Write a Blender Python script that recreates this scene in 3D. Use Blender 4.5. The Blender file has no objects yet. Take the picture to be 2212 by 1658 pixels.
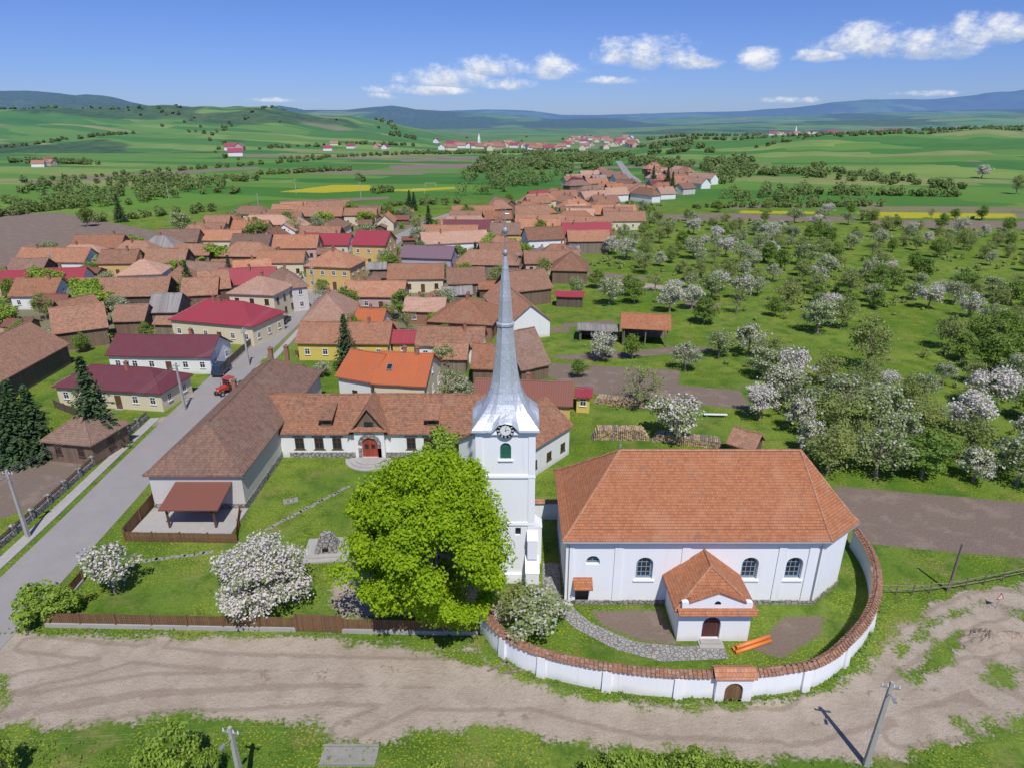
import bpy, math, random, numpy as np
from mathutils import Vector
R=random.Random(7); rng=np.random.default_rng(7)
F=1400.; P=math.radians(21.9); CP,SP=math.cos(P),math.sin(P); CH=40.
D=bpy.data; C=bpy.context; COL=C.scene.collection
def G(px,py,z=0.):
    u=(px-1106)/F; v=(py-829)/F; t=(CH-z)/(SP+v*CP); return Vector((u*t,(CP-v*SP)*t,z))
# ------------------------------------------------ node helpers
def nd(nt,t,ins=None,**pr):
    n=nt.nodes.new(t)
    for k,v in pr.items(): setattr(n,k,v)
    for k,v in (ins or {}).items():
        s=n.inputs[k]
        if isinstance(v,bpy.types.NodeSocket): nt.links.new(v,s)
        else: s.default_value=v
    return n
def mth(nt,op,a,b=None,c=None,clamp=False):
    n=nt.nodes.new('ShaderNodeMath'); n.operation=op; n.use_clamp=clamp
    for i,v in enumerate((a,b,c)):
        if v is None: continue
        if isinstance(v,bpy.types.NodeSocket): nt.links.new(v,n.inputs[i])
        else: n.inputs[i].default_value=v
    return n.outputs[0]
def c4(c): return (c[0],c[1],c[2],1.)
def mixc(nt,f,a,b,mode='MIX'):
    n=nt.nodes.new('ShaderNodeMix'); n.data_type='RGBA'; n.blend_type=mode
    for i,v in ((0,f),(6,a),(7,b)):
        if isinstance(v,bpy.types.NodeSocket): nt.links.new(v,n.inputs[i])
        else: n.inputs[i].default_value=(c4(v) if i>0 else v)
    return n.outputs[2]
def grey(nt,k): return nd(nt,'ShaderNodeCombineColor',{0:k,1:k,2:k}).outputs[0]
def sstep(nt,x,a,b,o0=0.,o1=1.):
    return nd(nt,'ShaderNodeMapRange',{0:x,1:a,2:b,3:o0,4:o1},interpolation_type='SMOOTHSTEP').outputs[0]
def noise(nt,vec,scale,det=2,rough=.6):
    return nd(nt,'ShaderNodeTexNoise',{'Vector':vec,'Scale':scale,'Detail':det,'Roughness':rough}).outputs[0]
def scalev(nt,vec,s):
    return nd(nt,'ShaderNodeVectorMath',{0:vec,1:s},operation='MULTIPLY').outputs[0]
def base(name):
    m=D.materials.new(name); m.use_nodes=True; nt=m.node_tree
    b=nt.nodes['Principled BSDF']; pos=nd(nt,'ShaderNodeNewGeometry').outputs['Position']
    return m,nt,b,pos
def haze(nt,pos,col):  # aerial haze painted into the base colour: bluer with distance from the origin
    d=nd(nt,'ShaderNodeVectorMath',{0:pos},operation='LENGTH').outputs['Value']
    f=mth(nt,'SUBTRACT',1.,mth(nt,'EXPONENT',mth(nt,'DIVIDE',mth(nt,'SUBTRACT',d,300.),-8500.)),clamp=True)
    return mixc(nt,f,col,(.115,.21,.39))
def setn(nt,b,h,dist,strength=1.):
    nt.links.new(nd(nt,'ShaderNodeBump',{'Height':h,'Distance':dist,'Strength':strength}).outputs[0],b.inputs['Normal'])
def plain(name,c,rough=.8,var=.2,scale=1.2,bump=0.,metal=0.,dirt=None):
    m,nt,b,pos=base(name)
    n=noise(nt,pos,scale,4,.65); n2=noise(nt,pos,scale*14,1)
    k=mth(nt,'ADD',mth(nt,'MULTIPLY',mth(nt,'SUBTRACT',n,.5),var*2),mth(nt,'MULTIPLY',mth(nt,'SUBTRACT',n2,.5),var))
    col=mixc(nt,1.,c,grey(nt,mth(nt,'ADD',k,1.)),'MULTIPLY')
    if dirt:
        z=nd(nt,'ShaderNodeSeparateXYZ',{0:pos}).outputs[2]
        f=sstep(nt,mth(nt,'ADD',z,mth(nt,'MULTIPLY',n,1.2)),1.4,.45,0.,.6)
        st=noise(nt,scalev(nt,pos,(2.2,2.2,.18)),1.,3)
        col=mixc(nt,sstep(nt,st,.55,.75,0.,.22),col,dirt)
        col=mixc(nt,f,col,dirt)
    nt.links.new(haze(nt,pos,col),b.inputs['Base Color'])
    b.inputs['Roughness'].default_value=rough; b.inputs['Metallic'].default_value=metal
    if bump: setn(nt,b,n2,bump)
    return m
def tile(name,c1,c2,dark,sc=1.,patch=.6,vary=.5):
    m,nt,b,pos=base(name); uv=nd(nt,'ShaderNodeUVMap').outputs[0]
    br=nd(nt,'ShaderNodeTexBrick',{'Vector':uv,'Color1':(0,0,0,1),'Color2':(1,1,1,1),'Mortar':(.5,.5,.5,1),'Scale':1.,'Mortar Size':.018,'Mortar Smooth':.3,'Brick Width':.22*sc,'Row Height':.26*sc})
    r=nd(nt,'ShaderNodeSeparateColor',{0:br.outputs[0]}).outputs[0]
    n1=noise(nt,pos,.35,3,.6); n2=noise(nt,pos,1.9,4,.8); oi=nd(nt,'ShaderNodeObjectInfo').outputs['Random']
    col=mixc(nt,r,c1,c2)
    col=mixc(nt,sstep(nt,mth(nt,'ADD',mth(nt,'MULTIPLY',n2,.65),mth(nt,'MULTIPLY',n1,.35)),.46,.62,0.,patch),col,dark)
    col=mixc(nt,sstep(nt,n1,.5,.7,0.,.4),col,(c2[0]*1.2,c2[1]*1.4,c2[2]*1.5))
    col=mixc(nt,sstep(nt,noise(nt,pos,.9,2),.6,.72,0.,.25),col,(.20,.19,.15))
    col=mixc(nt,mth(nt,'MULTIPLY',br.outputs[1],.45),col,(dark[0]*.4,dark[1]*.4,dark[2]*.4))
    col=mixc(nt,1.,col,grey(nt,mth(nt,'ADD',1.-vary*.45,mth(nt,'MULTIPLY',oi,vary))),'MULTIPLY')
    if vary:
        o2=mth(nt,'FRACT',mth(nt,'MULTIPLY',oi,9.3)); col=mixc(nt,mth(nt,'MULTIPLY',o2,.22),col,(.30,.22,.17))
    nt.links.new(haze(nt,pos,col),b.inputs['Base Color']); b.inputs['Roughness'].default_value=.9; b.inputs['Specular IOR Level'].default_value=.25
    vv=nd(nt,'ShaderNodeSeparateXYZ',{0:uv}).outputs[1]
    saw=mth(nt,'FRACT',mth(nt,'DIVIDE',vv,.26*sc))
    setn(nt,b,mth(nt,'SUBTRACT',mth(nt,'ADD',mth(nt,'MULTIPLY',r,.5),mth(nt,'MULTIPLY',n2,2.)),saw),.05)
    return m
def ribs(name,c,w=.35,rough=.5,metal=.0,var=.15):
    m,nt,b,pos=base(name); uv=nd(nt,'ShaderNodeUVMap').outputs[0]
    x=nd(nt,'ShaderNodeSeparateXYZ',{0:uv})
    fx=mth(nt,'ABSOLUTE',mth(nt,'SUBTRACT',mth(nt,'FRACT',mth(nt,'DIVIDE',x.outputs[0],w)),.5))
    fy=mth(nt,'FRACT',mth(nt,'DIVIDE',x.outputs[1],w))
    n=noise(nt,pos,.8,3)
    col=mixc(nt,sstep(nt,n,.4,.7,0.,.6),c,(c[0]*.7+.03,c[1]*.8+.03,c[2]*.8+.03))
    col=mixc(nt,sstep(nt,fx,.5,.38,0.,0.35),col,(c[0]*.5,c[1]*.5,c[2]*.5)) 
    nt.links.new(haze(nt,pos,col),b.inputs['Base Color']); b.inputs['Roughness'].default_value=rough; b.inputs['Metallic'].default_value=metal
    setn(nt,b,mth(nt,'ADD',fx,mth(nt,'MULTIPLY',fy,-.5)),.05)
    return m
def planks(name,c,w=.14,rough=.8):
    m,nt,b,pos=base(name); uv=nd(nt,'ShaderNodeUVMap').outputs[0]
    x=nd(nt,'ShaderNodeSeparateXYZ',{0:uv}).outputs[0]
    q=mth(nt,'DIVIDE',x,w); fx=mth(nt,'ABSOLUTE',mth(nt,'SUBTRACT',mth(nt,'FRACT',q),.5))
    wn=nd(nt,'ShaderNodeTexWhiteNoise',{'W':mth(nt,'FLOOR',q)},noise_dimensions='1D').outputs[0]
    n=noise(nt,pos,2.5,3)
    k=mth(nt,'ADD',mth(nt,'MULTIPLY',wn,.5),mth(nt,'MULTIPLY',n,.6))
    col=mixc(nt,k,(c[0]*.55,c[1]*.55,c[2]*.55),(c[0]*1.35,c[1]*1.35,c[2]*1.35))
    col=mixc(nt,sstep(nt,fx,.42,.5,0.,.8),col,(.01,.01,.01))
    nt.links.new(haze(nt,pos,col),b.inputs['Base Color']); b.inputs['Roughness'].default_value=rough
    return m
def stones(name,c1,c2,scale=3.,joint=(.1,.09,.08)):
    m,nt,b,pos=base(name)
    v=nd(nt,'ShaderNodeTexVoronoi',{'Vector':pos,'Scale':scale}); e=nd(nt,'ShaderNodeTexVoronoi',{'Vector':pos,'Scale':scale},feature='DISTANCE_TO_EDGE').outputs[0]
    r=nd(nt,'ShaderNodeSeparateColor',{0:v.outputs['Color']}).outputs[0]
    col=mixc(nt,r,c1,c2); col=mixc(nt,noise(nt,pos,9,2),col,(c1[0]*.7,c1[1]*.7,c1[2]*.7))
    col=mixc(nt,sstep(nt,e,.1,.02),col,joint)
    nt.links.new(haze(nt,pos,col),b.inputs['Base Color']); b.inputs['Roughness'].default_value=.85
    setn(nt,b,sstep(nt,e,0.,.12),.04)
    return m
def leafm(name,c1,c2,tr=.3,c3=None,f3=.5):
    m,nt,b,pos=base(name); rpi=nd(nt,'ShaderNodeNewGeometry').outputs['Random Per Island']
    oi=nd(nt,'ShaderNodeObjectInfo').outputs['Random']
    col=mixc(nt,rpi,c1,c2)
    if c3 is not None:
        thr=mth(nt,'ADD',f3-.2,mth(nt,'MULTIPLY',oi,.4))
        r2=mth(nt,'FRACT',mth(nt,'MULTIPLY',rpi,17.3))
        col=mixc(nt,mth(nt,'LESS_THAN',r2,thr),col,c3)
    o2=mth(nt,'FRACT',mth(nt,'MULTIPLY',oi,7.7))
    if c3 is None and name not in('chestnut_leaves','spruce_needles','bush_leaves'):
        col=mixc(nt,mth(nt,'MULTIPLY',oi,.4),col,(c1[0]*.7,c1[1]*.85,c1[2]*.9))
        col=mixc(nt,mth(nt,'MULTIPLY',o2,.35),col,(.30,.33,.10))
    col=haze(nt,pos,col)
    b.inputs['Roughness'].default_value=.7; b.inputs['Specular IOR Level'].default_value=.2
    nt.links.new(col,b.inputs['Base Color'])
    t=nd(nt,'ShaderNodeBsdfTranslucent',{0:col}); mx=nd(nt,'ShaderNodeMixShader',{0:tr,1:b.outputs[0],2:t.outputs[0]})
    nt.links.new(mx.outputs[0],nt.nodes['Material Output'].inputs[0])
    return m
MT=dict(
 church_tile=tile('church_tile',(.38,.145,.065),(.47,.20,.10),(.27,.11,.065),1.,.6,.0),
 oldtile=tile('old_tile',(.27,.135,.08),(.40,.20,.12),(.15,.09,.063),1.2,.8),
 halltile=tile('hall_tile',(.20,.12,.085),(.29,.17,.12),(.12,.08,.06),1.2,.7,.0),
 schooltile=tile('school_tile',(.28,.13,.075),(.41,.20,.115),(.14,.085,.06),1.1,.8,.0),
 browntile=tile('brown_tile',(.19,.115,.08),(.29,.17,.12),(.12,.08,.06),1.2,.7),
 pinktile=tile('pink_tile',(.42,.235,.16),(.51,.31,.22),(.27,.165,.12),1.2,.6),
 rusttile=tile('rust_tile',(.37,.155,.08),(.48,.225,.125),(.20,.10,.06),1.2,.7),
 orange=ribs('orange_sheet',(.56,.15,.05)), maroon=ribs('maroon_sheet',(.18,.045,.055)), crimson=ribs('crimson_sheet',(.38,.05,.065)),
 rustsheet=ribs('rust_sheet',(.27,.10,.065)), mauve=ribs('mauve_sheet',(.24,.15,.17)),
 greysheet=planks('grey_board_roof',(.26,.24,.22),.3),
 white=plain('white_plaster',(.78,.78,.76),.85,.035,.5,0.,0.,(.5,.46,.42)),
 churchwhite=plain('church_limewash',(.83,.84,.86),.85,.03,.4,0.,0.,(.54,.51,.47)),
 cream=plain('cream_plaster',(.68,.60,.42),.85,.05), ochre=plain('ochre_plaster',(.62,.42,.16),.85,.05), yellow=plain('yellow_plaster',(.65,.50,.12),.85,.05),
 pink=plain('pink_plaster',(.55,.38,.34),.85,.06), lilac=plain('lilac_plaster',(.42,.38,.45),.85,.06), greige=plain('grey_plaster',(.58,.54,.51),.85,.08,.7),
 brick=plain('brick_wall',(.30,.15,.10),.9,.25,3), wood=planks('brown_boards',(.20,.135,.09)), darkwood=planks('dark_boards',(.13,.095,.07)), oldwood=planks('weathered_boards',(.23,.19,.145),.2),
 fence=planks('stained_fence',(.20,.105,.05),.12), concrete=plain('concrete',(.38,.36,.33),.85,.2,1.5,.01), step=plain('worn_stones',(.27,.26,.22),.9,.3,2.),asphalt=plain('asphalt',(.29,.27,.255),.9,.15,.35,.004),
 stone=stones('grey_stone',(.34,.32,.29),(.48,.46,.43),2.2), cobble=stones('cobblestone',(.34,.33,.31),(.50,.48,.45),3.2,(.17,.15,.12)),
 glass=plain('window_glass',(.025,.03,.04),.12,.1), blueframe=plain('blue_grey_frame',(.22,.30,.36),.6,.1), whiteframe=plain('white_frame',(.75,.75,.73),.5,.05),
 brownframe=plain('brown_frame',(.12,.06,.035),.5,.1), reddoor=planks('red_door',(.36,.06,.03),.2), door=planks('maroon_door',(.10,.03,.025),.2), green=plain('green_shutter',(.03,.16,.10),.6,.1),
 black=plain('black_paint',(.012,.012,.014),.5,.1), rubber=plain('rubber',(.02,.02,.02),.9,.1), steel=plain('galvanised_steel',(.45,.46,.47),.4,.1,2,0,.6),
 bark=plain('bark',(.22,.185,.155),.95,.3,4), darkbark=plain('dark_bark',(.07,.055,.045),.95,.3,4),
 pipe=plain('orange_pipe',(.72,.22,.05),.45,.08), redpaint=plain('red_paint',(.45,.06,.04),.45,.15), carblue=plain('dark_blue_car_paint',(.03,.045,.08),.25,.1), carblack=plain('black_car_paint',(.015,.016,.02),.2,.1), carwhite=plain('white_car_paint',(.78,.78,.78),.3,.05),carsilver=plain('grey_car_paint',(.25,.27,.30),.3,.05),
 greenpaint=plain('green_machine_paint',(.04,.14,.07),.5,.2), soil=plain('gravel_heap',(.36,.29,.22),.95,.35,1.5,.05),
 chest=leafm('chestnut_leaves',(.19,.35,.008),(.40,.54,.02),.4),
 leaf=leafm('tree_leaves',(.16,.28,.04),(.30,.42,.08),.42), leafo=leafm('young_leaves',(.28,.34,.09),(.40,.45,.15),.42), leafb=leafm('bush_leaves',(.22,.36,.04),(.40,.52,.09),.4),
 bloss=leafm('blossom',(.64,.58,.54),(.82,.77,.72),.35,(.27,.34,.11),.36), bloss2=leafm('greening_blossom',(.52,.51,.40),(.70,.67,.57),.4,(.27,.35,.11),.66),
 needle=leafm('spruce_needles',(.035,.075,.028),(.085,.135,.05),.15), farleaf=leafm('woodland_leaves',(.13,.22,.05),(.26,.33,.10),.4),
)
def zincm():
    m,nt,b,pos=base('zinc_shingle'); uv=nd(nt,'ShaderNodeUVMap').outputs[0]
    br=nd(nt,'ShaderNodeTexBrick',{'Vector':uv,'Color1':(0,0,0,1),'Color2':(1,1,1,1),'Mortar':(.5,.5,.5,1),'Scale':1.,'Mortar Size':.014,'Mortar Smooth':.5,'Brick Width':.26,'Row Height':.28})
    r=nd(nt,'ShaderNodeSeparateColor',{0:br.outputs[0]}).outputs[0]
    col=mixc(nt,r,(.47,.50,.54),(.60,.63,.66)); col=mixc(nt,mth(nt,'MULTIPLY',br.outputs[1],.5),col,(.25,.27,.31)); col=mixc(nt,mth(nt,'MULTIPLY',noise(nt,pos,1.,3),.4),col,(.42,.45,.49))
    nt.links.new(col,b.inputs['Base Color']); b.inputs['Metallic'].default_value=.3; b.inputs['Roughness'].default_value=.42
    setn(nt,b,mth(nt,'MULTIPLY',r,.5),.03); return m
MT['zinc']=zincm()
def logm():
    m,nt,b,pos=base('cut_logs')
    v=nd(nt,'ShaderNodeTexVoronoi',{'Vector':pos,'Scale':4.5}); r=nd(nt,'ShaderNodeSeparateColor',{0:v.outputs['Color']}).outputs[0]
    col=mixc(nt,r,(.42,.29,.16),(.66,.50,.32)); col=mixc(nt,sstep(nt,v.outputs[0],.5,.8),col,(.16,.11,.07))
    nt.links.new(col,b.inputs['Base Color']); return m
MT['logs']=logm()
# ------------------------------------------------ mesh builder
class MB:
    def __init__(s): s.v=[]; s.f=[]; s.m=[]
    def poly(s,pts,m=0):
        i=len(s.v); s.v+=[tuple(p) for p in pts]; s.f.append(list(range(i,i+len(pts)))); s.m.append(m)
    def add(s,vs,fs,m=0):
        i=len(s.v); s.v+=[tuple(p) for p in vs]; s.f+=[[i+k for k in f] for f in fs]; s.m+=[m]*len(fs)
    def box(s,x0,x1,y0,y1,z0,z1,m=0):
        s.prism([(x0,y0),(x1,y0),(x1,y1),(x0,y1)],z0,z1,m)
    def prism(s,pl,z0,z1,m=0,top=None):
        n=len(pl); vs=[(p[0],p[1],z0) for p in pl]+[(p[0],p[1],z1) for p in (top or pl)]
        fs=[[i,(i+1)%n,n+(i+1)%n,n+i] for i in range(n)]+[list(range(n-1,-1,-1)),list(range(n,2*n))]
        s.add(vs,fs,m)
    def xprism(s,prof,x0,x1,m=0):   # profile in (y,z) extruded on x
        n=len(prof); vs=[(x0,a,b) for a,b in prof]+[(x1,a,b) for a,b in prof]
        s.add(vs,[[i,(i+1)%n,n+(i+1)%n,n+i] for i in range(n)]+[list(range(n-1,-1,-1)),list(range(n,2*n))],m)
    def yprism(s,prof,y0,y1,m=0):   # profile in (x,z)
        n=len(prof); vs=[(a,y0,b) for a,b in prof]+[(a,y1,b) for a,b in prof]
        s.add(vs,[[n+i,n+(i+1)%n,(i+1)%n,i] for i in range(n)]+[list(range(n)),list(range(2*n-1,n-1,-1))],m)
    def cyl(s,a,b,r0,r1,n=8,m=0):
        a=Vector(a); b=Vector(b); d=(b-a).normalized(); t=Vector((0,0,1)) if abs(d.z)<.9 else Vector((1,0,0))
        u=d.cross(t).normalized(); w=d.cross(u)
        vs=[a+(u*math.cos(k*math.tau/n)+w*math.sin(k*math.tau/n))*r0 for k in range(n)]+[b+(u*math.cos(k*math.tau/n)+w*math.sin(k*math.tau/n))*r1 for k in range(n)]
        s.add(vs,[[k,(k+1)%n,n+(k+1)%n,n+k] for k in range(n)]+[list(range(n-1,-1,-1)),list(range(n,2*n))],m)
    def sweep(s,pts,prof,m=0):
        pts=[Vector((p[0],p[1],0)) for p in pts]; n=len(pts); k=len(prof); vs=[]
        for i,p in enumerate(pts):
            a=(pts[i]-pts[i-1]).normalized() if i>0 else None; b=(pts[i+1]-pts[i]).normalized() if i<n-1 else None
            t=((a or b)+(b or a)).normalized(); nn=Vector((-t.y,t.x,0)); c=max(.5,t.dot(b or a))
            for o,z in prof: q=p+nn*(o/c); vs.append((q.x,q.y,z))
        fs=[]
        for i in range(n-1):
            for j in range(k): fs.append([i*k+j,(i+1)*k+j,(i+1)*k+(j+1)%k,i*k+(j+1)%k])
        fs+= [list(range(k)),list(range(n*k-1,(n-1)*k-1,-1))]
        s.add(vs,fs,m)
    def mesh(s,name,mats,o=(0,0,0),smooth=False):
        me=D.meshes.new(name); o=Vector(o)
        me.from_pydata([Vector(v)-o for v in s.v],[],s.f)
        for m in mats: me.materials.append(MT[m] if isinstance(m,str) else m)
        me.polygons.foreach_set('material_index',s.m)
        if smooth: me.polygons.foreach_set('use_smooth',[True]*len(s.f))
        uv=me.uv_layers.new(name='UVMap').data; me.update()
        V=me.vertices
        for p in me.polygons:
            nn=p.normal
            if abs(nn.z)>.995: U=Vector((1,0,0)); W=Vector((0,1,0))
            else: U=Vector((-nn.y,nn.x,0)).normalized(); W=nn.cross(U)
            for li in p.loop_indices:
                c=V[me.loops[li].vertex_index].co; uv[li].uv=(c.dot(U),c.dot(W))
        return me
    def obj(s,name,mats,parent=None,loc=(0,0,0),rot=0.,o=(0,0,0),smooth=False):
        return link(D.objects.new(name,s.mesh(name,mats,o,smooth)),parent,loc if Vector(o).length==0 else o,rot)
def link(ob,parent=None,loc=(0,0,0),rot=0.,sc=None):
    COL.objects.link(ob); ob.location=loc; ob.rotation_euler=(0,0,rot)
    if sc: ob.scale=sc
    if parent: ob.parent=parent
    return ob
def tag(ob,label,cat,group=None):
    ob['label']=label; ob['category']=cat
    if group: ob['group']=group
    return ob
def empty(name,loc,rot,label,cat,group=None):
    e=D.objects.new(name,None); e.empty_display_size=.5; link(e,None,loc,rot); return tag(e,label,cat,group)
def struct(ob): ob['kind']='structure'; return ob
def cut(ob,cutters):
    for c in cutters:
        md=ob.modifiers.new('b','BOOLEAN'); md.operation='DIFFERENCE'; md.object=c; md.solver='EXACT'
    C.view_layer.update(); dg=C.evaluated_depsgraph_get(); me=D.meshes.new_from_object(ob.evaluated_get(dg))
    ob.modifiers.clear(); ob.data=me
    for c in cutters: D.objects.remove(c,do_unlink=True)
def archprof(w,h,n=10,seg=False):
    r=w/2; hh=h-r
    return [(-r,0),(r,0)]+[(r*math.cos(t*math.pi/n),hh+r*math.sin(t*math.pi/n)) for t in range(0,n+1)]
# ------------------------------------------------ terrain height
def vnoise(x,y,seed=0):
    xi=np.floor(x).astype(np.int64); yi=np.floor(y).astype(np.int64); fx=x-xi; fy=y-yi; fx=fx*fx*(3-2*fx); fy=fy*fy*(3-2*fy)
    def h(a,b):
        n=(a*374761393+b*668265263+seed*1442695041)&0x7fffffff; n=((n^(n>>13))*1274126177)&0x7fffffff; return (n&0xffff)/65535.
    return (h(xi,yi)*(1-fx)+h(xi+1,yi)*fx)*(1-fy)+(h(xi,yi+1)*(1-fx)+h(xi+1,yi+1)*fx)*fy
def fbm(x,y,seed=0,o=4): return sum(vnoise(x*2**i,y*2**i,seed+i)*.5**i for i in range(o))/(2-.5**(o-1))
def ss(a,b,x): t=np.clip((x-a)/(b-a),0,1); return t*t*(3-2*t)
LAY=[ # dist, start, end, [(px,py)...]
 (2000,820,3400,[(0,238),(150,243),(400,245),(600,248),(750,254),(850,268),(950,288),(1000,296)]),
 (4500,2600,6500,[(0,198),(100,200),(200,209),(300,224),(380,240),(480,258),(600,285)]),
 (6000,4200,9000,[(350,252),(500,243),(560,236),(610,229),(660,238),(750,238),(850,229),(900,237),(1000,243),(1100,249),(1200,258),(1300,255),(1400,260),(1500,254),(1700,250),(1900,243),(2212,236)]),
 (12000,8500,20000,[(0,246),(200,244),(900,243),(1050,237),(1150,240),(1210,249),(1300,249),(1400,246),(1500,243),(1600,241),(1700,234),(1800,222),(1900,216),(2000,215),(2100,207),(2212,192)]),
 (1150,400,2300,[(1450,300),(1600,299),(1800,292),(2000,284),(2212,276)]),
 (3600,2200,5200,[(900,282),(1100,276),(1300,278),(1500,272),(1800,260),(2212,248)]),
]
def height(x,y):
    x=np.asarray(x,float); y=np.asarray(y,float); Yd=np.maximum(y,1.)
    px=1106+x/Yd*1.078*F
    z=np.zeros_like(x); li=np.full(x.shape,-1)
    for k,(d,a,b,pr) in enumerate(LAY):
        py=np.interp(px,[q[0] for q in pr],[q[1] for q in pr])
        top=np.maximum(CH+d*.861*(266-py)/F,0.)
        if pr[0][0]>300: top=top*ss(pr[0][0]-160,pr[0][0]+60,px)
        if pr[-1][0]<2000: top=top*(1-ss(pr[-1][0]-60,pr[-1][0]+160,px))
        n=fbm(x/(d*.16),y/(d*.16),11+k)
        prof=ss(a,d,Yd)*(1-.85*ss(d*1.02,b,Yd))
        prof=prof*(1+ (n-.5)*2.*(1-ss(d*.75,d,Yd)))
        h=top*prof*(1+ (fbm(x/(d*.03),y/(d*.03),40+k)-.5)*.10)
        li=np.where((h>z)&(h>2),k,li); z=np.maximum(z,h)
    z=np.where(y<350,0.,z)
    return z,li
def H(x,y): return float(height(np.array([x]),np.array([y]))[0][0])
def sdpoly(X,Y,poly):
    d=np.full(X.shape,1e18); ins=np.zeros(X.shape,bool); n=len(poly)
    for i in range(n):
        ax,ay=poly[i][0],poly[i][1]; bx,by=poly[(i+1)%n][0],poly[(i+1)%n][1]
        ex,ey=bx-ax,by-ay; wx,wy=X-ax,Y-ay; t=np.clip((wx*ex+wy*ey)/(ex*ex+ey*ey+1e-9),0,1)
        d=np.minimum(d,(wx-ex*t)**2+(wy-ey*t)**2)
        c=((ay>Y)!=(by>Y))&(X<(bx-ax)*(Y-ay)/(by-ay+1e-12)+ax); ins^=c
    return np.where(ins,1,-1)*np.sqrt(d)
def sd1(x,y,p): return float(sdpoly(np.array([x]),np.array([y]),p)[0])
def dline(X,Y,pts):
    d=np.full(X.shape,1e18)
    for i in range(len(pts)-1):
        ax,ay=pts[i][0],pts[i][1]; bx,by=pts[i+1][0],pts[i+1][1]; ex,ey=bx-ax,by-ay; wx,wy=X-ax,Y-ay; t=np.clip((wx*ex+wy*ey)/(ex*ex+ey*ey+1e-9),0,1)
        d=np.minimum(d,(wx-ex*t)**2+(wy-ey*t)**2)
    return np.sqrt(d)
def GP(l): return [G(*p) for p in l]
VP=GP([(-200,720),(0,625),(150,560),(330,540),(400,500),(560,468),(760,462),(1000,470),(1180,428),(1240,392),(1350,368),(1480,378),(1545,405),(1440,440),(1380,480),(1300,545),(1205,600),(1075,650),(1060,720),(930,760),(660,760),(590,760),(300,740),(100,780),(-200,800)])
DIRT=[GP([(-700,1420),(0,1372),(60,1362),(100,1372),(400,1376),(720,1376),(800,1392),(1030,1400),(1060,1440),(1130,1472),(1250,1505),(1400,1528),(1560,1534),(1700,1520),(1800,1492),(1860,1450),(1905,1395),(1965,1335),(2050,1290),(2140,1266),(2330,1240),(2330,1290),(2212,1300),(2330,1330),(2600,1400),(2600,1560),(2150,1570),(1900,1640),(1650,1640),(1300,1605),(1050,1568),(880,1580),(800,1600),(720,1600),(690,1560),(400,1545),(150,1565),(-60,1560),(-700,1600)]),
 GP([(1040,1335),(735,1325),(700,1300),(760,1200),(1060,1230),(1100,1330)]),
 GP([(330,905),(400,885),(440,850),(560,770),(575,745),(590,748),(520,850),(430,890),(345,935)]),
 GP([(640,585),(770,575),(810,545),(830,560),(760,600),(680,655)]),
 GP([(900,860),(1010,850),(1010,815),(930,810),(925,855)]),
 GP([(1370,625),(1290,595),(1340,605),(1500,625)])]
ISL=[GP([(1950,1450),(2030,1385),(2075,1355),(2085,1400),(2040,1450),(1985,1480)]),GP([(1930,1405),(1990,1350),(2080,1310),(2130,1297),(2120,1304),(2010,1360),(1945,1418)]),GP([(-60,1455),(20,1452),(30,1480),(10,1520),(-60,1540)]),GP([(900,1398),(1030,1400),(1060,1440),(1010,1440)]),GP([(2060,1560),(2330,1530),(2330,1570),(2080,1580)]),GP([(2110,1462),(2230,1430),(2280,1450),(2150,1485)]),GP([(2150,1330),(2300,1310),(2400,1350),(2230,1352)])]
PLOW=[GP(q) for q in [[(1800,1048),(2500,1110),(2500,1225),(2212,1205),(1990,1185),(1862,1172),(1830,1110)],
 [(1190,784),(1470,800),(1465,832),(1600,843),(1620,885),(1290,852),(1180,812)],
 [(-400,462),(130,460),(340,500),(335,540),(200,565),(0,578),(-500,600)],[(1278,1318),(1428,1316),(1462,1392),(1380,1382),(1300,1350)],
 [(1620,1400),(1700,1330),(1780,1330),(1770,1370),(1690,1420)],[(-80,1015),(150,975),(200,985),(110,1080),(-80,1150)],
 [(1380,466),(1560,461),(1850,470),(1850,478),(1500,477)],[(1880,476),(2300,479),(2400,496),(1900,491)],[(840,358),(1050,353),(1050,362),(850,368)],[(1270,585),(1400,600),(1390,606),(1270,594)],
 [(1120,705),(1230,708),(1230,718),(1120,716)],[(1180,770),(1500,748),(1560,756),(1250,780)],[(600,435),(840,425),(840,430),(620,441)],[(300,375),(560,360),(560,364),(330,381)],[(60,640),(100,640),(60,665),(0,690),(-50,680)],
 [(50,392),(330,372),(330,378),(60,400)],[(1560,446),(1900,438),(1900,443),(1570,452)],[(860,345),(1040,341),(1040,345),(870,350)],[(1480,650),(1560,655),(1550,668),(1480,664)],[(1210,700),(1330,690),(1330,697),(1215,707)]]]
YEL=[GP(q) for q in [[(600,415),(720,400),(800,400),(800,412),(700,417)],[(800,412),(980,404),(985,408),(900,414)],[(1850,458),(2190,462),(2195,471),(1870,472)],[(1600,455),(1780,458),(1780,463),(1600,461)]]]
ROAD=[(-44.5,28),(-45,40),(-46,60),(-47,75),(-48.3,100),(-48.8,129),(-48,160),(-45,194),(-42,250),(-22,330),(30,400),(85,470),(98,580),(118,760)]
def smooth(pts,n=8):
    o=[]; p=[Vector((q[0],q[1],0)) for q in pts]
    for i in range(len(p)-1):
        a,b,c,d=p[max(i-1,0)],p[i],p[i+1],p[min(i+2,len(p)-1)]
        for k in range(n):
            t=k/n; o.append(.5*((2*b)+(c-a)*t+(2*a-5*b+4*c-d)*t*t+(3*b-a-3*c+d)*t**3))
    o.append(p[-1]); return o
RS=smooth(ROAD)
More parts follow.
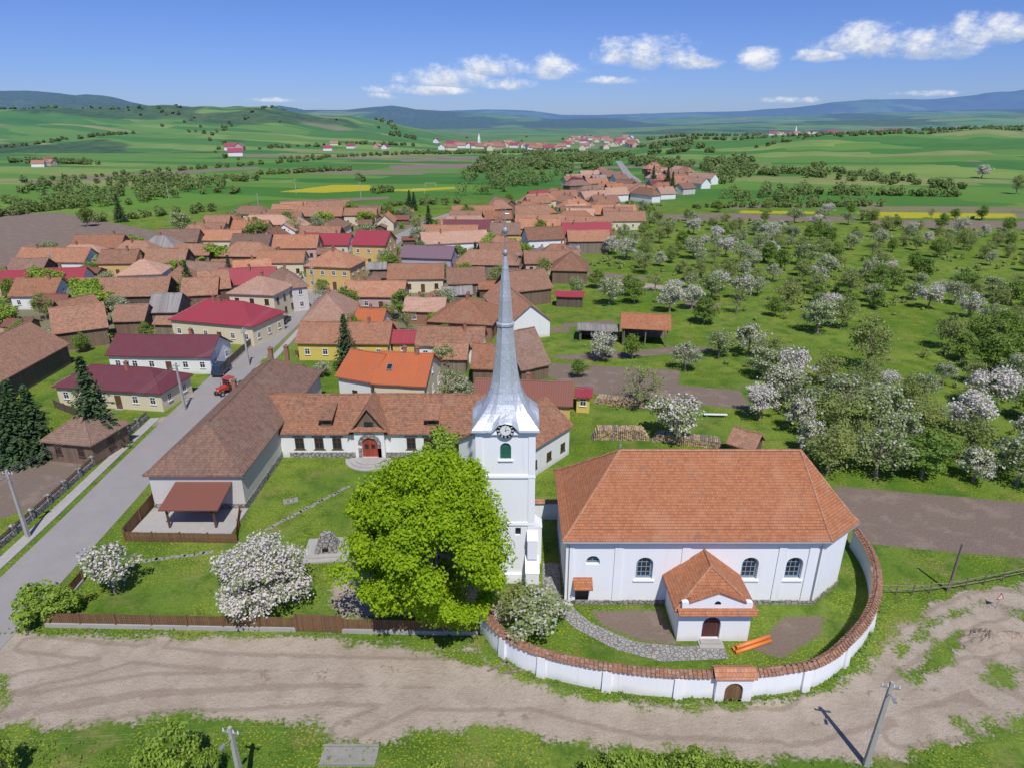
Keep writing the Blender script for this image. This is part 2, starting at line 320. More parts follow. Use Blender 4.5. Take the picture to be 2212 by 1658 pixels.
RUTS=[GP(l) for l in [[(-100,1590),(300,1520),(700,1500),(1100,1500),(1400,1570),(1750,1580),(2000,1500),(2212,1420)],[(-100,1540),(300,1475),(700,1458),(1100,1475),(1420,1548),(1750,1555),(1950,1480),(2100,1440),(2300,1400)],
 [(60,1390),(500,1430),(1000,1440),(1200,1500),(1500,1560)],[(-100,1500),(200,1440),(330,1400),(420,1300)],[(700,1640),(740,1580),(900,1510),(1200,1510)],[(1960,1560),(2212,1500),(2400,1480)],[(1940,1590),(2212,1540),(2400,1520)],[(1700,1560),(1880,1450),(1945,1385),(2040,1325),(2120,1293),(2300,1272)],[(1700,1585),(1850,1500),(1920,1430),(2000,1380),(2100,1330),(2300,1290)]]]
def terrain():
    az=np.radians(np.concatenate([np.arange(-100,-43,2.),np.arange(-43,43,.25),np.arange(43,101,2.)]))
    r=8*np.exp(np.arange(0,8.1,.0068)); A,RR=np.meshgrid(az,r); X=(RR*np.sin(A)).ravel(); Y=(RR*np.cos(A)).ravel()
    Z,li=height(X,Y); nr,na=len(r),len(az)
    idx=np.arange(nr*na).reshape(nr,na); q=np.stack([idx[:-1,:-1],idx[:-1,1:],idx[1:,1:],idx[1:,:-1]],-1).reshape(-1,4)[:,::-1]
    me=D.meshes.new('ground'); me.vertices.add(len(X)); me.vertices.foreach_set('co',np.stack([X,Y,Z],1).ravel().astype(np.float32))
    me.loops.add(q.size); me.loops.foreach_set('vertex_index',q.ravel().astype(np.int32)); me.polygons.add(len(q)); me.polygons.foreach_set('loop_start',np.arange(0,q.size,4,dtype=np.int32)); me.polygons.foreach_set('loop_total',np.full(len(q),4,dtype=np.int32)); me.polygons.foreach_set('use_smooth',np.ones(len(q),bool))
    me.update(calc_edges=True)
    near=(np.hypot(X,Y)<900)
    def att(name,f,default=-20.):
        a=np.full(X.shape,default); a[near]=f(X[near],Y[near]); me.attributes.new(name,'FLOAT','POINT').data.foreach_set('value',np.clip(a,-20,20).astype(np.float32))
    def dirt(x,y):
        d=np.max([sdpoly(x,y,p) for p in DIRT],0)
        return np.minimum(d,-np.max([sdpoly(x,y,p) for p in ISL],0))
    att('dirt',dirt); att('plow',lambda x,y:np.max([sdpoly(x,y,p) for p in PLOW],0)); att('yel',lambda x,y:np.max([sdpoly(x,y,p) for p in YEL],0))
    att('rut',lambda x,y:-np.min([dline(x,y,p) for p in RUTS],0)); att('yard',lambda x,y:sdpoly(x,y,VP))
    n=fbm(X/260,Y/260,5); n2=fbm(X/700,Y/900,9)
    zz=Z
    fo=np.zeros(X.shape)
    fo=np.where(li==1,ss(.28,.40,n2+.12*(zz>90)),fo); fo=np.where(li==2,ss(.42,.5,n2+.05*(zz>120)),fo); fo=np.where(li==3,ss(.36,.46,n2),fo); fo=np.where(li==0,ss(.58,.62,n)*.85,fo); fo=np.where(li==5,ss(.52,.58,n)*.8,fo)
    me.attributes.new('forest','FLOAT','POINT').data.foreach_set('value',fo.astype(np.float32))
    fl=ss(300,430,np.hypot(X,Y)); me.attributes.new('field','FLOAT','POINT').data.foreach_set('value',fl.astype(np.float32))
    m,nt,b,pos=base('ground_cover')
    at=lambda s: nd(nt,'ShaderNodeAttribute',attribute_name=s).outputs['Fac']
    n1=noise(nt,pos,.05,3); n2=noise(nt,pos,.35,4,.65); n3=noise(nt,pos,3.,4,.75); n4=noise(nt,pos,14.,1)
    g=mixc(nt,sstep(nt,n1,.35,.65),(.095,.18,.02),(.165,.24,.038)); g=mixc(nt,sstep(nt,n2,.42,.66,0.,.8),g,(.062,.13,.016))
    g=mixc(nt,sstep(nt,noise(nt,pos,.22,4,.7),.50,.70,0.,.65),g,(.23,.225,.07))
    k=mth(nt,'ADD',.25,mth(nt,'ADD',mth(nt,'MULTIPLY',n3,1.05),mth(nt,'MULTIPLY',n4,.45)))
    g=mixc(nt,1.,g,grey(nt,k),'MULTIPLY')
    fleck=mth(nt,'MULTIPLY',sstep(nt,noise(nt,pos,6.,2),.55,.65),sstep(nt,noise(nt,pos,.12,3),.42,.56))
    g=mixc(nt,mth(nt,'MULTIPLY',fleck,.7),g,(.50,.45,.03))
    yd=sstep(nt,mth(nt,'ADD',mth(nt,'MULTIPLY',at('yard'),.12),mth(nt,'MULTIPLY',mth(nt,'SUBTRACT',n2,.5),6.)),-.2,1.4,0.,.7)
    g=mixc(nt,yd,g,mixc(nt,n3,(.16,.13,.095),(.32,.27,.21)))
    fv=nd(nt,'ShaderNodeVectorRotate',{'Vector':pos,'Angle':math.radians(14)},rotation_type='Z_AXIS').outputs[0]
    vor=nd(nt,'ShaderNodeTexVoronoi',{'Vector':scalev(nt,fv,(1/210.,1/48.,0)),'Scale':1.},distance='CHEBYCHEV')
    rr=nd(nt,'ShaderNodeSeparateColor',{0:vor.outputs['Color']}).outputs[0]
    rp=nd(nt,'ShaderNodeValToRGB',{0:rr}); cr=rp.color_ramp; cr.interpolation='CONSTANT'
    cols=[(0,(.06,.17,.025)),(.22,(.12,.24,.035)),(.42,(.20,.28,.06)),(.54,(.045,.15,.025)),(.70,(.23,.18,.12)),(.78,(.12,.23,.035)),(.92,(.25,.26,.09))]
    while len(cr.elements)<len(cols): cr.elements.new(.5)
    for e,(p,c) in zip(cr.elements,cols): e.position=p; e.color=c4(c)
    nf=noise(nt,pos,.012,5,.65); f=mixc(nt,sstep(nt,nf,.4,.62,.05,.5),rp.outputs[0],(.09,.20,.035))
    bush=sstep(nt,noise(nt,pos,.03,5,.75),.62,.67,0.,.5); f=mixc(nt,bush,f,(.06,.115,.03))
    col=mixc(nt,at('field'),g,f)
    fn=noise(nt,pos,.035,4,.8); fc=mixc(nt,sstep(nt,fn,.35,.65),(.025,.058,.02),(.07,.115,.035))
    col=mixc(nt,at('forest'),col,fc)
    pl=mixc(nt,n3,(.18,.135,.105),(.29,.225,.175)); pl=mixc(nt,mth(nt,'MULTIPLY',n4,.4),pl,(.12,.09,.07)); pl=mixc(nt,sstep(nt,n2,.5,.65,0.,.5),pl,(.31,.24,.185))
    yl=mixc(nt,sstep(nt,n3,.35,.6),(.14,.20,.03),(.55,.46,.02))
    ym=sstep(nt,mth(nt,'ADD',at('yel'),mth(nt,'MULTIPLY',mth(nt,'SUBTRACT',n2,.5),6.)),-1.,1.)
    col=mixc(nt,ym,col,yl)
    col=mixc(nt,sstep(nt,mth(nt,'ADD',at('plow'),mth(nt,'MULTIPLY',mth(nt,'SUBTRACT',n3,.5),1.6)),-.25,.25),col,pl)
    d2=noise(nt,pos,.8,4,.75)
    dc=mixc(nt,sstep(nt,n2,.3,.7),(.36,.295,.225),(.45,.38,.295)); dc=mixc(nt,sstep(nt,d2,.5,.72,0.,.4),dc,(.30,.235,.17))
    kk=mth(nt,'ADD',.68,mth(nt,'MULTIPLY',noise(nt,pos,8,3,.8),.64)); dc=mixc(nt,1.,dc,grey(nt,kk),'MULTIPLY')
    rd=mth(nt,'ABSOLUTE',mth(nt,'ADD',at('rut'),mth(nt,'ADD',.85,mth(nt,'MULTIPLY',mth(nt,'SUBTRACT',n2,.5),.8))))
    dc=mixc(nt,sstep(nt,rd,.32,.08,0.,.5),dc,(.25,.19,.14))
    dc=mixc(nt,sstep(nt,noise(nt,pos,.45,4,.7),.62,.68,0.,.6),dc,(.20,.16,.10))
    ds=mth(nt,'ADD',at('dirt'),mth(nt,'ADD',mth(nt,'MULTIPLY',mth(nt,'SUBTRACT',n2,.5),3.6),mth(nt,'MULTIPLY',mth(nt,'SUBTRACT',n3,.5),2.8)))
    dm=sstep(nt,ds,-.35,.35); col=mixc(nt,dm,col,dc)
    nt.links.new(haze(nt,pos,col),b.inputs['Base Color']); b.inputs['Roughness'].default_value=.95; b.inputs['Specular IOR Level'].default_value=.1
    bh=mth(nt,'ADD',n3,mth(nt,'MULTIPLY',n4,.4)); setn(nt,b,bh,.16,.9)
    me.materials.append(m); ob=link(D.objects.new('ground',me)); struct(ob)
terrain()
def strip(name,pts,w,z,mat,z0=None):
    m=MB()
    if z0 is None:
        L=[];n=len(pts)
        for i,p in enumerate(pts):
            t=(pts[min(i+1,n-1)]-pts[max(i-1,0)]).normalized(); q=Vector((-t.y,t.x,0))*w/2; L.append((p+q,p-q))
        for i in range(n-1): m.poly([(L[i][1].x,L[i][1].y,z+H(*L[i][1][:2])),(L[i+1][1].x,L[i+1][1].y,z+H(*L[i+1][1][:2])),(L[i+1][0].x,L[i+1][0].y,z+H(*L[i+1][0][:2])),(L[i][0].x,L[i][0].y,z+H(*L[i][0][:2]))])
    else: m.sweep(pts,[(-w/2,z0),(-w/2,z),(w/2,z),(w/2,z0)][::-1])
    return struct(m.obj(name,[mat]))
strip('road',RS,6.2,.03,'asphalt')
pv=[Vector((x-4.5,y,0)) for x,y in [(-45,40),(-46,60),(-47,75),(-47.6,86)]]
strip('pavement',pv,1.3,.12,'concrete',-.05)
pv=[Vector((x+4.6,y,0)) for x,y in [(-47.9,98),(-48.8,129),(-48,160)]]
strip('pavement',pv,1.2,.12,'concrete',-.05)
m=MB(); m.poly([(p.x,p.y,.02) for p in GP([(1172,1215),(1172,1262),(1195,1312),(1240,1355),(1330,1402),(1430,1428),(1575,1422),(1562,1392),(1470,1395),(1370,1385),(1278,1345),(1245,1318),(1213,1285),(1208,1215)])]); struct(m.obj('path',['cobble']))
m=MB()
for a,b,n in [((752,1050),(578,1142),26),((300,1212),(455,1192),16)]:
    A,B=G(*a),G(*b); ang=math.atan2(B.y-A.y,B.x-A.x)
    for i in range(n):
        p=A.lerp(B,i/(n-1)); s=.24+.1*R.random(); an=ang+R.uniform(-.3,.3); ca,sa=math.cos(an),math.sin(an); p=p+Vector((R.uniform(-.1,.1),R.uniform(-.1,.1),0))
        m.prism([(p.x+ca*u*s-sa*v*s*.8,p.y+sa*u*s+ca*v*s*.8) for u,v in((-1,-.8),(.9,-1),(1,.9),(-.8,1))],-.02,.03)
struct(m.obj('path',['step']))
# ------------------------------------------------ windows
WM={}
def winmesh(w,h,fm,arch=False,gm='glass',mull=1):
    k=(round(w,2),round(h,2),fm,arch,gm,mull)
    if k in WM: return WM[k]
    m=MB(); t=.09
    if arch:
        o=archprof(w,h); i=[(x*(w-2*t)/w,t+z*(h-2*t)/h) for x,z in o]; n=len(o)
        for a in range(n):
            b=(a+1)%n
            m.add([(o[a][0],-.06,o[a][1]),(o[b][0],-.06,o[b][1]),(i[b][0],-.06,i[b][1]),(i[a][0],-.06,i[a][1]),(o[a][0],.02,o[a][1]),(o[b][0],.02,o[b][1]),(i[b][0],0,i[b][1]),(i[a][0],0,i[a][1])],[[0,1,2,3],[1,0,4,5],[3,2,6,7]],0)
        m.poly([(x,-.015,z) for x,z in i],1)
    else:
        for x0,x1,z0,z1 in((-w/2,w/2,0,t),(-w/2,w/2,h-t,h),(-w/2,-w/2+t,t,h-t),(w/2-t,w/2,t,h-t)): m.box(x0,x1,-.06,.01,z0,z1,0)
        m.poly([(-w/2,-.015,0),(w/2,-.015,0),(w/2,-.015,h),(-w/2,-.015,h)],1)
    for j in range(mull): x=-w/2+w*(j+1)/(mull+1); m.box(x-.03,x+.03,-.05,-.016,t,h-t,0)
    hs=[.62] if not arch else [.25,.5,.74]
    for q in hs: m.box(-w/2+t,w/2-t,-.046,-.017,h*q-.025,h*q+.025,0)
    m.box(-w/2-.08,w/2+.08,-.13,.0,-.07,-.004,0)
    WM[k]=m.mesh('window',[fm,gm]); return WM[k]
def addwin(par,x,y,z,rot,w=1.,h=1.3,fm='whiteframe',**k):
    o=D.objects.new('window',winmesh(w,round(h,1),fm,**k)); link(o,par,(x,y,z),rot); return o
RN={'church_tile':'orange tile','oldtile':'weathered brown tile','halltile':'weathered brown tile','schooltile':'mottled tile','browntile':'dark brown tile','pinktile':'faded pink tile','rusttile':'rust-coloured tile','orange':'bright orange','maroon':'maroon metal','crimson':'crimson metal','rustsheet':'rust-red sheet','mauve':'mauve metal','greysheet':'grey board'}
WN={'white':'white','cream':'cream','ochre':'ochre','yellow':'yellow','pink':'pink','lilac':'lilac','greige':'grey plaster','brick':'brick','wood':'brown board','darkwood':'dark board','oldwood':'weathered board','churchwhite':'white'}
FP=[]
def shell(L,w,ze,rise,typ,oh=.4,t=.16):
    W=MB(); Rf=MB(); a,b=L/2,w/2; ia,ib=a-oh,b-oh
    if typ=='g':
        s=rise/b; zw=ze-t+oh*s
        W.xprism([(-ib,0),(ib,0),(ib,zw-.02),(0,ze+rise-t-.02),(-ib,zw-.02)],-ia,ia)
        N=4; xs=[-a+2*a*i/N for i in range(N+1)]; sg=[0]+[R.uniform(-.16,.03) for _ in range(N-1)]+[0]; pr=lambda q:[(-b,ze-t+q*.4),(0,ze+rise-t+q),(b,ze-t+q*.4),(b,ze+q*.4),(0,ze+rise+q),(-b,ze+q*.4)]
        vs=[(x,y,z) for x,q in zip(xs,sg) for y,z in pr(q)]
        fs=[[i*6+j,i*6+(j+1)%6,(i+1)*6+(j+1)%6,(i+1)*6+j] for i in range(N) for j in range(6)]+[[5,4,3,2,1,0],[N*6+j for j in range(6)]]
        Rf.add(vs,fs)
        for i in range(N): Rf.cyl((xs[i],0,ze+rise+.01+sg[i]),(xs[i+1],0,ze+rise+.01+sg[i+1]),.11,.11,6)
    else:
        W.box(-ia,ia,-ib,ib,0,ze-t/2)
        if a>=b: r0,r1=(-(a-b),0),(a-b,0)
        else: r0,r1=(0,-(b-a)),(0,b-a)
        zt=ze+rise; e=[(-a,-b),(a,-b),(a,b),(-a,b)]; E=[(x,y,ze) for x,y in e]; B=[(x,y,ze-t) for x,y in e]
        q0=(r0[0],r0[1],zt); q1=(r1[0],r1[1],zt)
        if a>b: fs=[[E[0],E[1],q1,q0],[E[1],E[2],q1],[E[2],E[3],q0,q1],[E[3],E[0],q0]]
        else: fs=[[E[0],E[1],q0],[E[1],E[2],q1,q0],[E[2],E[3],q1],[E[3],E[0],q0,q1]]
        for f in fs: Rf.poly(f)
        for i in range(4): Rf.poly([B[i],B[(i+1)%4],E[(i+1)%4],E[i]])
        Rf.poly(B[::-1])
        for E_,q in ((E[0],q0),(E[1],q1 if a>b else q0),(E[2],q1),(E[3],q0 if a>b else q1)): Rf.cyl(E_,q,.09,.09,5)
        Rf.cyl(q0,q1,.1,.1,5) if (Vector(q0)-Vector(q1)).length>.1 else None
    return W,Rf
def chimney(par,x,y,z,s=.5,h=1.4,mt='brick'):
    m=MB(); m.box(-s/2,s/2,-s/2,s/2,-1.,h); m.box(-s/2-.07,s/2+.07,-s/2-.07,s/2+.07,h+.002,h+.12); m.box(-s/4,s/4,-s/4,s/4,h+.122,h+.3)
    return m.obj('chimney',[mt],par,(x,y,z))
def build(cx,cy,ang,L,w,ze,rise,typ,roof,wall,win=2,ch=1,name='house',label=None,group='houses of the village',fm=None,door=True,wh=1.25,zw=1.1):
    z0=H(cx,cy)
    e=empty(name,(cx,cy,z0),ang,label or f"{WN[wall]} walled {name} with {RN[roof]} {'gable' if typ=='g' else 'hipped'} roof",{'house':'house','barn':'barn','shed':'shed'}.get(name,'building'),group)
    W,Rf=shell(L,w,ze,rise,typ); W.obj('wall',[wall],e); rf=Rf.obj('roof',[roof],e)
    if L>1.7*w:
        d=Vector((math.cos(ang),math.sin(ang),0)); FP.append((cx-d.x*L/4,cy-d.y*L/4,max(L/4,w/2))); FP.append((cx+d.x*L/4,cy+d.y*L/4,max(L/4,w/2)))
    else: FP.append((cx,cy,max(L,w)/2))
    fm=fm or ('brownframe' if R.random()<.4 else 'whiteframe')
    a,b=L/2-.4,w/2-.4
    if win:
        lev=[zw] if ze<5 else [1.,3.8]
        for z in lev:
            n=max(1,int((L-1.5)/2.7))
            for i in range(n):
                x=-a+ (i+.5)*2*a/n
                if door and z==lev[0] and i==n//2 and n>2:
                    dm=MB(); dm.box(-.5,.5,-.05,.01,-z+.02,1.1,0); dm.box(-.62,.62,-.4,0,-z,-z+.019,1); dm.obj('door',['brownframe','concrete'],e,(x,-b,z)); continue
                addwin(e,x,-b,z,0,.95,min(wh,ze-z-.4),fm)
            if win>1:
                n=max(1,int((w-1.5)/2.8))
                for i in range(n):
                    y=-b+(i+.5)*2*b/n; addwin(e,a,y,z,math.pi/2,.95,min(wh,ze-z-.4),fm)
                    addwin(e,-a,y,z,-math.pi/2,.95,min(wh,ze-z-.4),fm)
        if typ=='g' and rise>2.6:
            for s in (1,-1): addwin(e,s*a,0,ze+.1,s*math.pi/2,.6,.7,fm)
    for i in range(ch): chimney(rf,R.uniform(-.3,.3)*(L if typ=='g' else max(.5,L-w)),R.uniform(-.8,.8),ze+rise-.3,.5,1.1)
    return e
def house(x1,y1,x2,y2,ze,w,rise,typ,roof,wall,**k):
    A,B=G(x1,y1,ze),G(x2,y2,ze); d=B-A; L=d.length; n=Vector((-d.y,d.x,0)).normalized(); c=(A+B)/2+n*w/2
    return build(c.x,c.y,math.atan2(d.y,d.x),L,w,ze,rise,typ,roof,wall,**k)
BW={'name':'barn','win':0,'ch':0}
hs=[
 (225,768,455,772,3.2,8.5,2.6,'g','maroon','white',{}),
 (110,835,347,850,3.1,8,2.4,'h','maroon','cream',{}),
 (362,690,545,706,4.,11,3.2,'h','crimson','cream',{'ch':2}),
 (488,634,592,638,6.,10,2.8,'h','pinktile','cream',{}),
 (596,626,668,618,5.6,14,2.8,'h','browntile','greige',{}),
 (655,575,757,579,6.,11,3.4,'h','rusttile','ochre',{'ch':2}),
 (757,529,832,531,6.2,12,3.4,'g','crimson','ochre',{}),
 (648,528,752,530,3.4,9,3.,'g','crimson','cream',{}),
 (862,556,975,560,4.,9,2.8,'g','mauve','lilac',{}),
 (912,528,1058,522,4.,10,3.,'g','pinktile','white',{}),
 (-70,862,152,742,3.6,12,4.2,'g','oldtile','darkwood',BW),
 (112,722,235,706,3.6,10,3.8,'g','oldtile','wood',BW),
 (205,642,360,638,3.6,9,3.4,'g','oldtile','darkwood',BW),
 (238,695,312,693,3.,7,2.6,'g','oldtile','wood',{'name':'shed','win':0,'ch':0}),
 (316,676,384,674,3.6,9,3.,'g','greysheet','oldwood',BW),
 (248,596,350,592,3.8,10,3.,'h','pinktile','white',{}),
 (80,609,180,605,3.,8,2.6,'g','crimson','white',{}),
 (-60,618,62,612,3.,9,2.6,'g','crimson','pink',{}),
 (340,614,420,612,3.4,9,3.6,'h','oldtile','wood',{}),
 (430,628,500,622,4.2,9,3.6,'g','oldtile','darkwood',BW),
 (505,602,590,596,3.8,10,3.6,'g','rusttile','wood',{}),
 (648,695,758,692,3.4,14,4.2,'h','pinktile','pink',{}),
 (636,741,840,743,3.4,8.5,2.8,'g','rusttile','yellow',{'ch':2}),
 (760,697,826,699,3.,7,2.,'g','orange','white',{'ch':1}),
 (842,742,898,742,2.6,5,1.8,'g','crimson','ochre',{'name':'shed','win':1,'ch':0}),
 (895,747,1045,750,3.2,7.5,2.6,'g','oldtile','white',{}),
 (1015,795,1082,797,3.4,8,3.,'g','rusttile','wood',BW),
 (738,640,872,642,3.4,8,2.8,'g','rusttile','pink',{}),
 (868,672,960,674,3.,7,2.2,'g','pinktile','brick',{}),
 (922,694,1065,702,3.4,13,3.6,'h','rusttile','brick',{'ch':2}),
 (1042,640,1100,700,3.4,9,3.6,'g','oldtile','white',BW),
 (1104,632,1196,622,3.8,10,3.8,'g','oldtile','wood',BW),
 (1190,584,1272,586,3.6,11,4.,'h','oldtile','wood',BW),
 (965,614,1050,612,3.2,9,3.2,'g','oldtile','wood',{}),
 (835,604,960,602,3.6,9,3.,'g','rusttile','cream',{}),
 (1198,640,1262,642,2.6,4,.9,'g','crimson','darkwood',{'name':'shed','win':0,'ch':0}),
 (1020,870,1238,877,3.,7,2.4,'g','rustsheet','ochre',{'win':1}),
 (1240,856,1280,858,2.7,4,.6,'g','crimson','yellow',{'name':'shed','win':1,'ch':0}),
 (84,952,196,962,3.,7,2.6,'h','browntile','wood',{}),
 (1568,955,1630,974,2.3,4,1.6,'g','oldtile','darkwood',{'name':'shed','win':0,'ch':0}),
 (1140,520,1222,516,3.8,9,3.6,'g','oldtile','white',{}),(1040,556,1130,552,3.6,9,3.4,'g','oldtile','wood',BW),
 (150,690,232,672,3.4,9,3.2,'g','oldtile','wood',BW),(388,640,470,636,3.6,9,3.2,'g','oldtile','wood',BW),
 (935,775,1010,776,2.8,6,2.,'g','oldtile','oldwood',{'name':'shed','win':0,'ch':0}),
]
for h in hs: house(*h[:10],**h[10])
house(1125,800,1192,786,2.6,11,5.,'g','browntile','wood',name='barn',win=0,ch=0)
e=house(800,828,920,834,4.2,11,3.2,'g','orange','cream',label='cream house with bright orange roof and skylight',ch=2)
house(722,812,800,826,4.2,9,3.,'g','orange','white',ch=0,label='white house wing with orange roof')
sk=MB(); sk.box(-.45,.45,-.6,.6,0,.12,0); sk.box(-.37,.37,-.5,.5,.121,.135,1); s=sk.obj('skylight',['steel','glass'],e,(-2,-2.75,4.2+1.6+.08)); s.rotation_euler=(math.atan2(3.2,5.5),0,0)
def openshed(x1,y1,x2,y2,ze,w,rise,roof,label):
    A,B=G(x1,y1,ze),G(x2,y2,ze); d=B-A; L=d.length; n=Vector((-d.y,d.x,0)).normalized(); c=(A+B)/2+n*w/2
    e=empty('shed',(c.x,c.y,0),math.atan2(d.y,d.x),label,'shed'); _,Rf=shell(L,w,ze,rise,'g'); Rf.obj('roof',[roof],e); a,b=L/2-.5,w/2-.5
    m=MB(); m.box(-a,a,b-.1,b,0,ze-.1); m.box(-a,-a+.1,-b,b-.12,0,ze-.1); m.obj('wall',['oldwood'],e)
    k=max(3,int(L/3)); 
    for i in range(k): m=MB(); m.box(-.1,.1,-.1,.1,0,ze-.05); m.obj('post',['oldwood'],e,(-a+.3+(2*a-.4)*i/(k-1),-b,0))
    FP.append((c.x,c.y,L/2)); return e
openshed(1340,708,1450,713,3.6,7,2.,'church_tile','open timber shed with orange tile roof among fruit trees')
openshed(1246,712,1338,716,2.5,5,.5,'greysheet','low weathered board shed beside open timber shed')
road2=[(p.x,p.y) for p in RS]
def fillhouses():
    rp=['oldtile']*6+['rusttile']*7+['pinktile']*4+['browntile']*2+['crimson','maroon','greysheet']
    wp=['white']*4+['cream']*4+['wood']*2+['pink','ochre','greige','brick']
    cells=[]
    y=100
    while y<720:
        x=-190
        while x<200:
            cells.append((x+R.uniform(-3,3),y+R.uniform(-2.5,2.5))); x+=15.5
        y+=12 if y<300 else 13
    X=np.array([c[0] for c in cells]); Y=np.array([c[1] for c in cells]); ins=sdpoly(X,Y,VP); dr=dline(X,Y,road2); n=0
    for (x,y),i,d in zip(cells,ins,dr):
        if i<2 or n>170 or R.random()<.06: continue
        if y>300 and d>72: continue
        L=R.uniform(10,21); w=R.uniform(6.8,9.)
        ang=R.choice([0,0,0,math.pi/2])+R.uniform(-.1,.1)+ (0 if y<300 else .5)
        if d<(L/2 if abs(math.cos(ang))>.7 else w/2)+4.4: continue
        ok=True
        dx,dy=math.cos(ang)*L/4,math.sin(ang)*L/4
        for a,b,c in FP:
            for s in(-1,0,1):
                if math.hypot(x+dx*s-a,y+dy*s-b)<(c+w*.5)*.9: ok=False; break
            if not ok: break
        if not ok: continue
        barn=R.random()<.28
        roof=R.choice(rp); wall=R.choice(['wood','darkwood','oldwood']) if barn else R.choice(wp)
        if barn: roof=R.choice(['oldtile','oldtile','browntile','rusttile'])
        ty='h' if R.random()<.25 else 'g'
        build(x,y,ang,L,w,R.uniform(3.1,4.2),R.uniform(2.6,3.7),ty,roof,wall,win=(0 if barn or y>330 else (2 if y<220 else 1)),ch=0 if barn else 1,name='barn' if barn else 'house'); n+=1
    k=0
    for _ in range(4000):
        if k>=75: break
        y=R.uniform(105,330); x=R.uniform(-160,60)
        if sd1(x,y,VP)<2 or dline(np.array([x]),np.array([y]),road2)[0]<8: continue
        if any(math.hypot(x-a,y-b)<c*.85+2.6 for a,b,c in FP): continue
        build(x,y,R.choice([0,math.pi/2])+R.uniform(-.15,.15),R.uniform(4.5,7.5),R.uniform(3.6,5),2.4,R.uniform(.8,1.8),'g',R.choice(['oldtile','greysheet','rusttile','rustsheet','browntile']),R.choice(['oldwood','darkwood','wood']),win=0,ch=0,name='shed',group='sheds in the village yards'); k+=1
    print('houses',n,'sheds',k)
fillhouses()
def simplehouse(roof,wall):
    W,Rf=shell(13,9,3.6,3.4,'g'); m=MB(); m.v=W.v+Rf.v; n=len(W.v); m.f=W.f+[[i+n for i in f] for f in Rf.f]; m.m=[0]*len(W.f)+[1]*len(Rf.f); return m.mesh('distant_house',[wall,roof])
SH=[simplehouse(a,b) for a,b in(('rusttile','white'),('oldtile','cream'),('crimson','white'),('rusttile','pink'))]
def farv(px0,px1,y0,y1,n,s=1.4):
    for i in range(n):
        u=R.random(); p=G(px0+(px1-px0)*u,y0+(y1-y0)*R.random()); o=D.objects.new('distant_house',R.choice(SH)); link(o,None,(p.x,p.y,H(p.x,p.y)),R.choice([0,1.57])+R.uniform(-.4,.4),(s,s,s)); tag(o,'small red-roofed house in a distant village','house','houses of the distant villages')
farv(940,1380,314,327,66,1.25); farv(1225,1370,300,312,26,1.3); farv(1650,1930,300,308,38,1.3); farv(20,180,352,362,6,.9); farv(490,550,330,341,3,1.4); farv(700,900,325,335,5,1.)
for px,py,s in((1035,320,.62),(1716,303,.6)):
    p=G(px,py); e=empty('distant_church',(p.x,p.y,H(p.x,p.y)),0,'distant white village church with a pointed tower','church'); e.scale=(s,s,s)
    m=MB(); m.box(-3.5,3.5,-3,3,0,22); m.box(3.5,24,-5,5,0,9); m.obj('wall',['white'],e); m=MB(); m.prism([(-3.6,-3.3),(3.6,-3.3),(3.6,3.3),(-3.6,3.3)],22,38,0,[(-.1,-.1),(.1,-.1),(.1,.1),(-.1,.1)]); m.obj('spire',['white'],e); m=MB(); m.xprism([(-5.5,8.9),(5.5,8.9),(0,13)],3.51,24.5); m.obj('roof',['rusttile'],e)
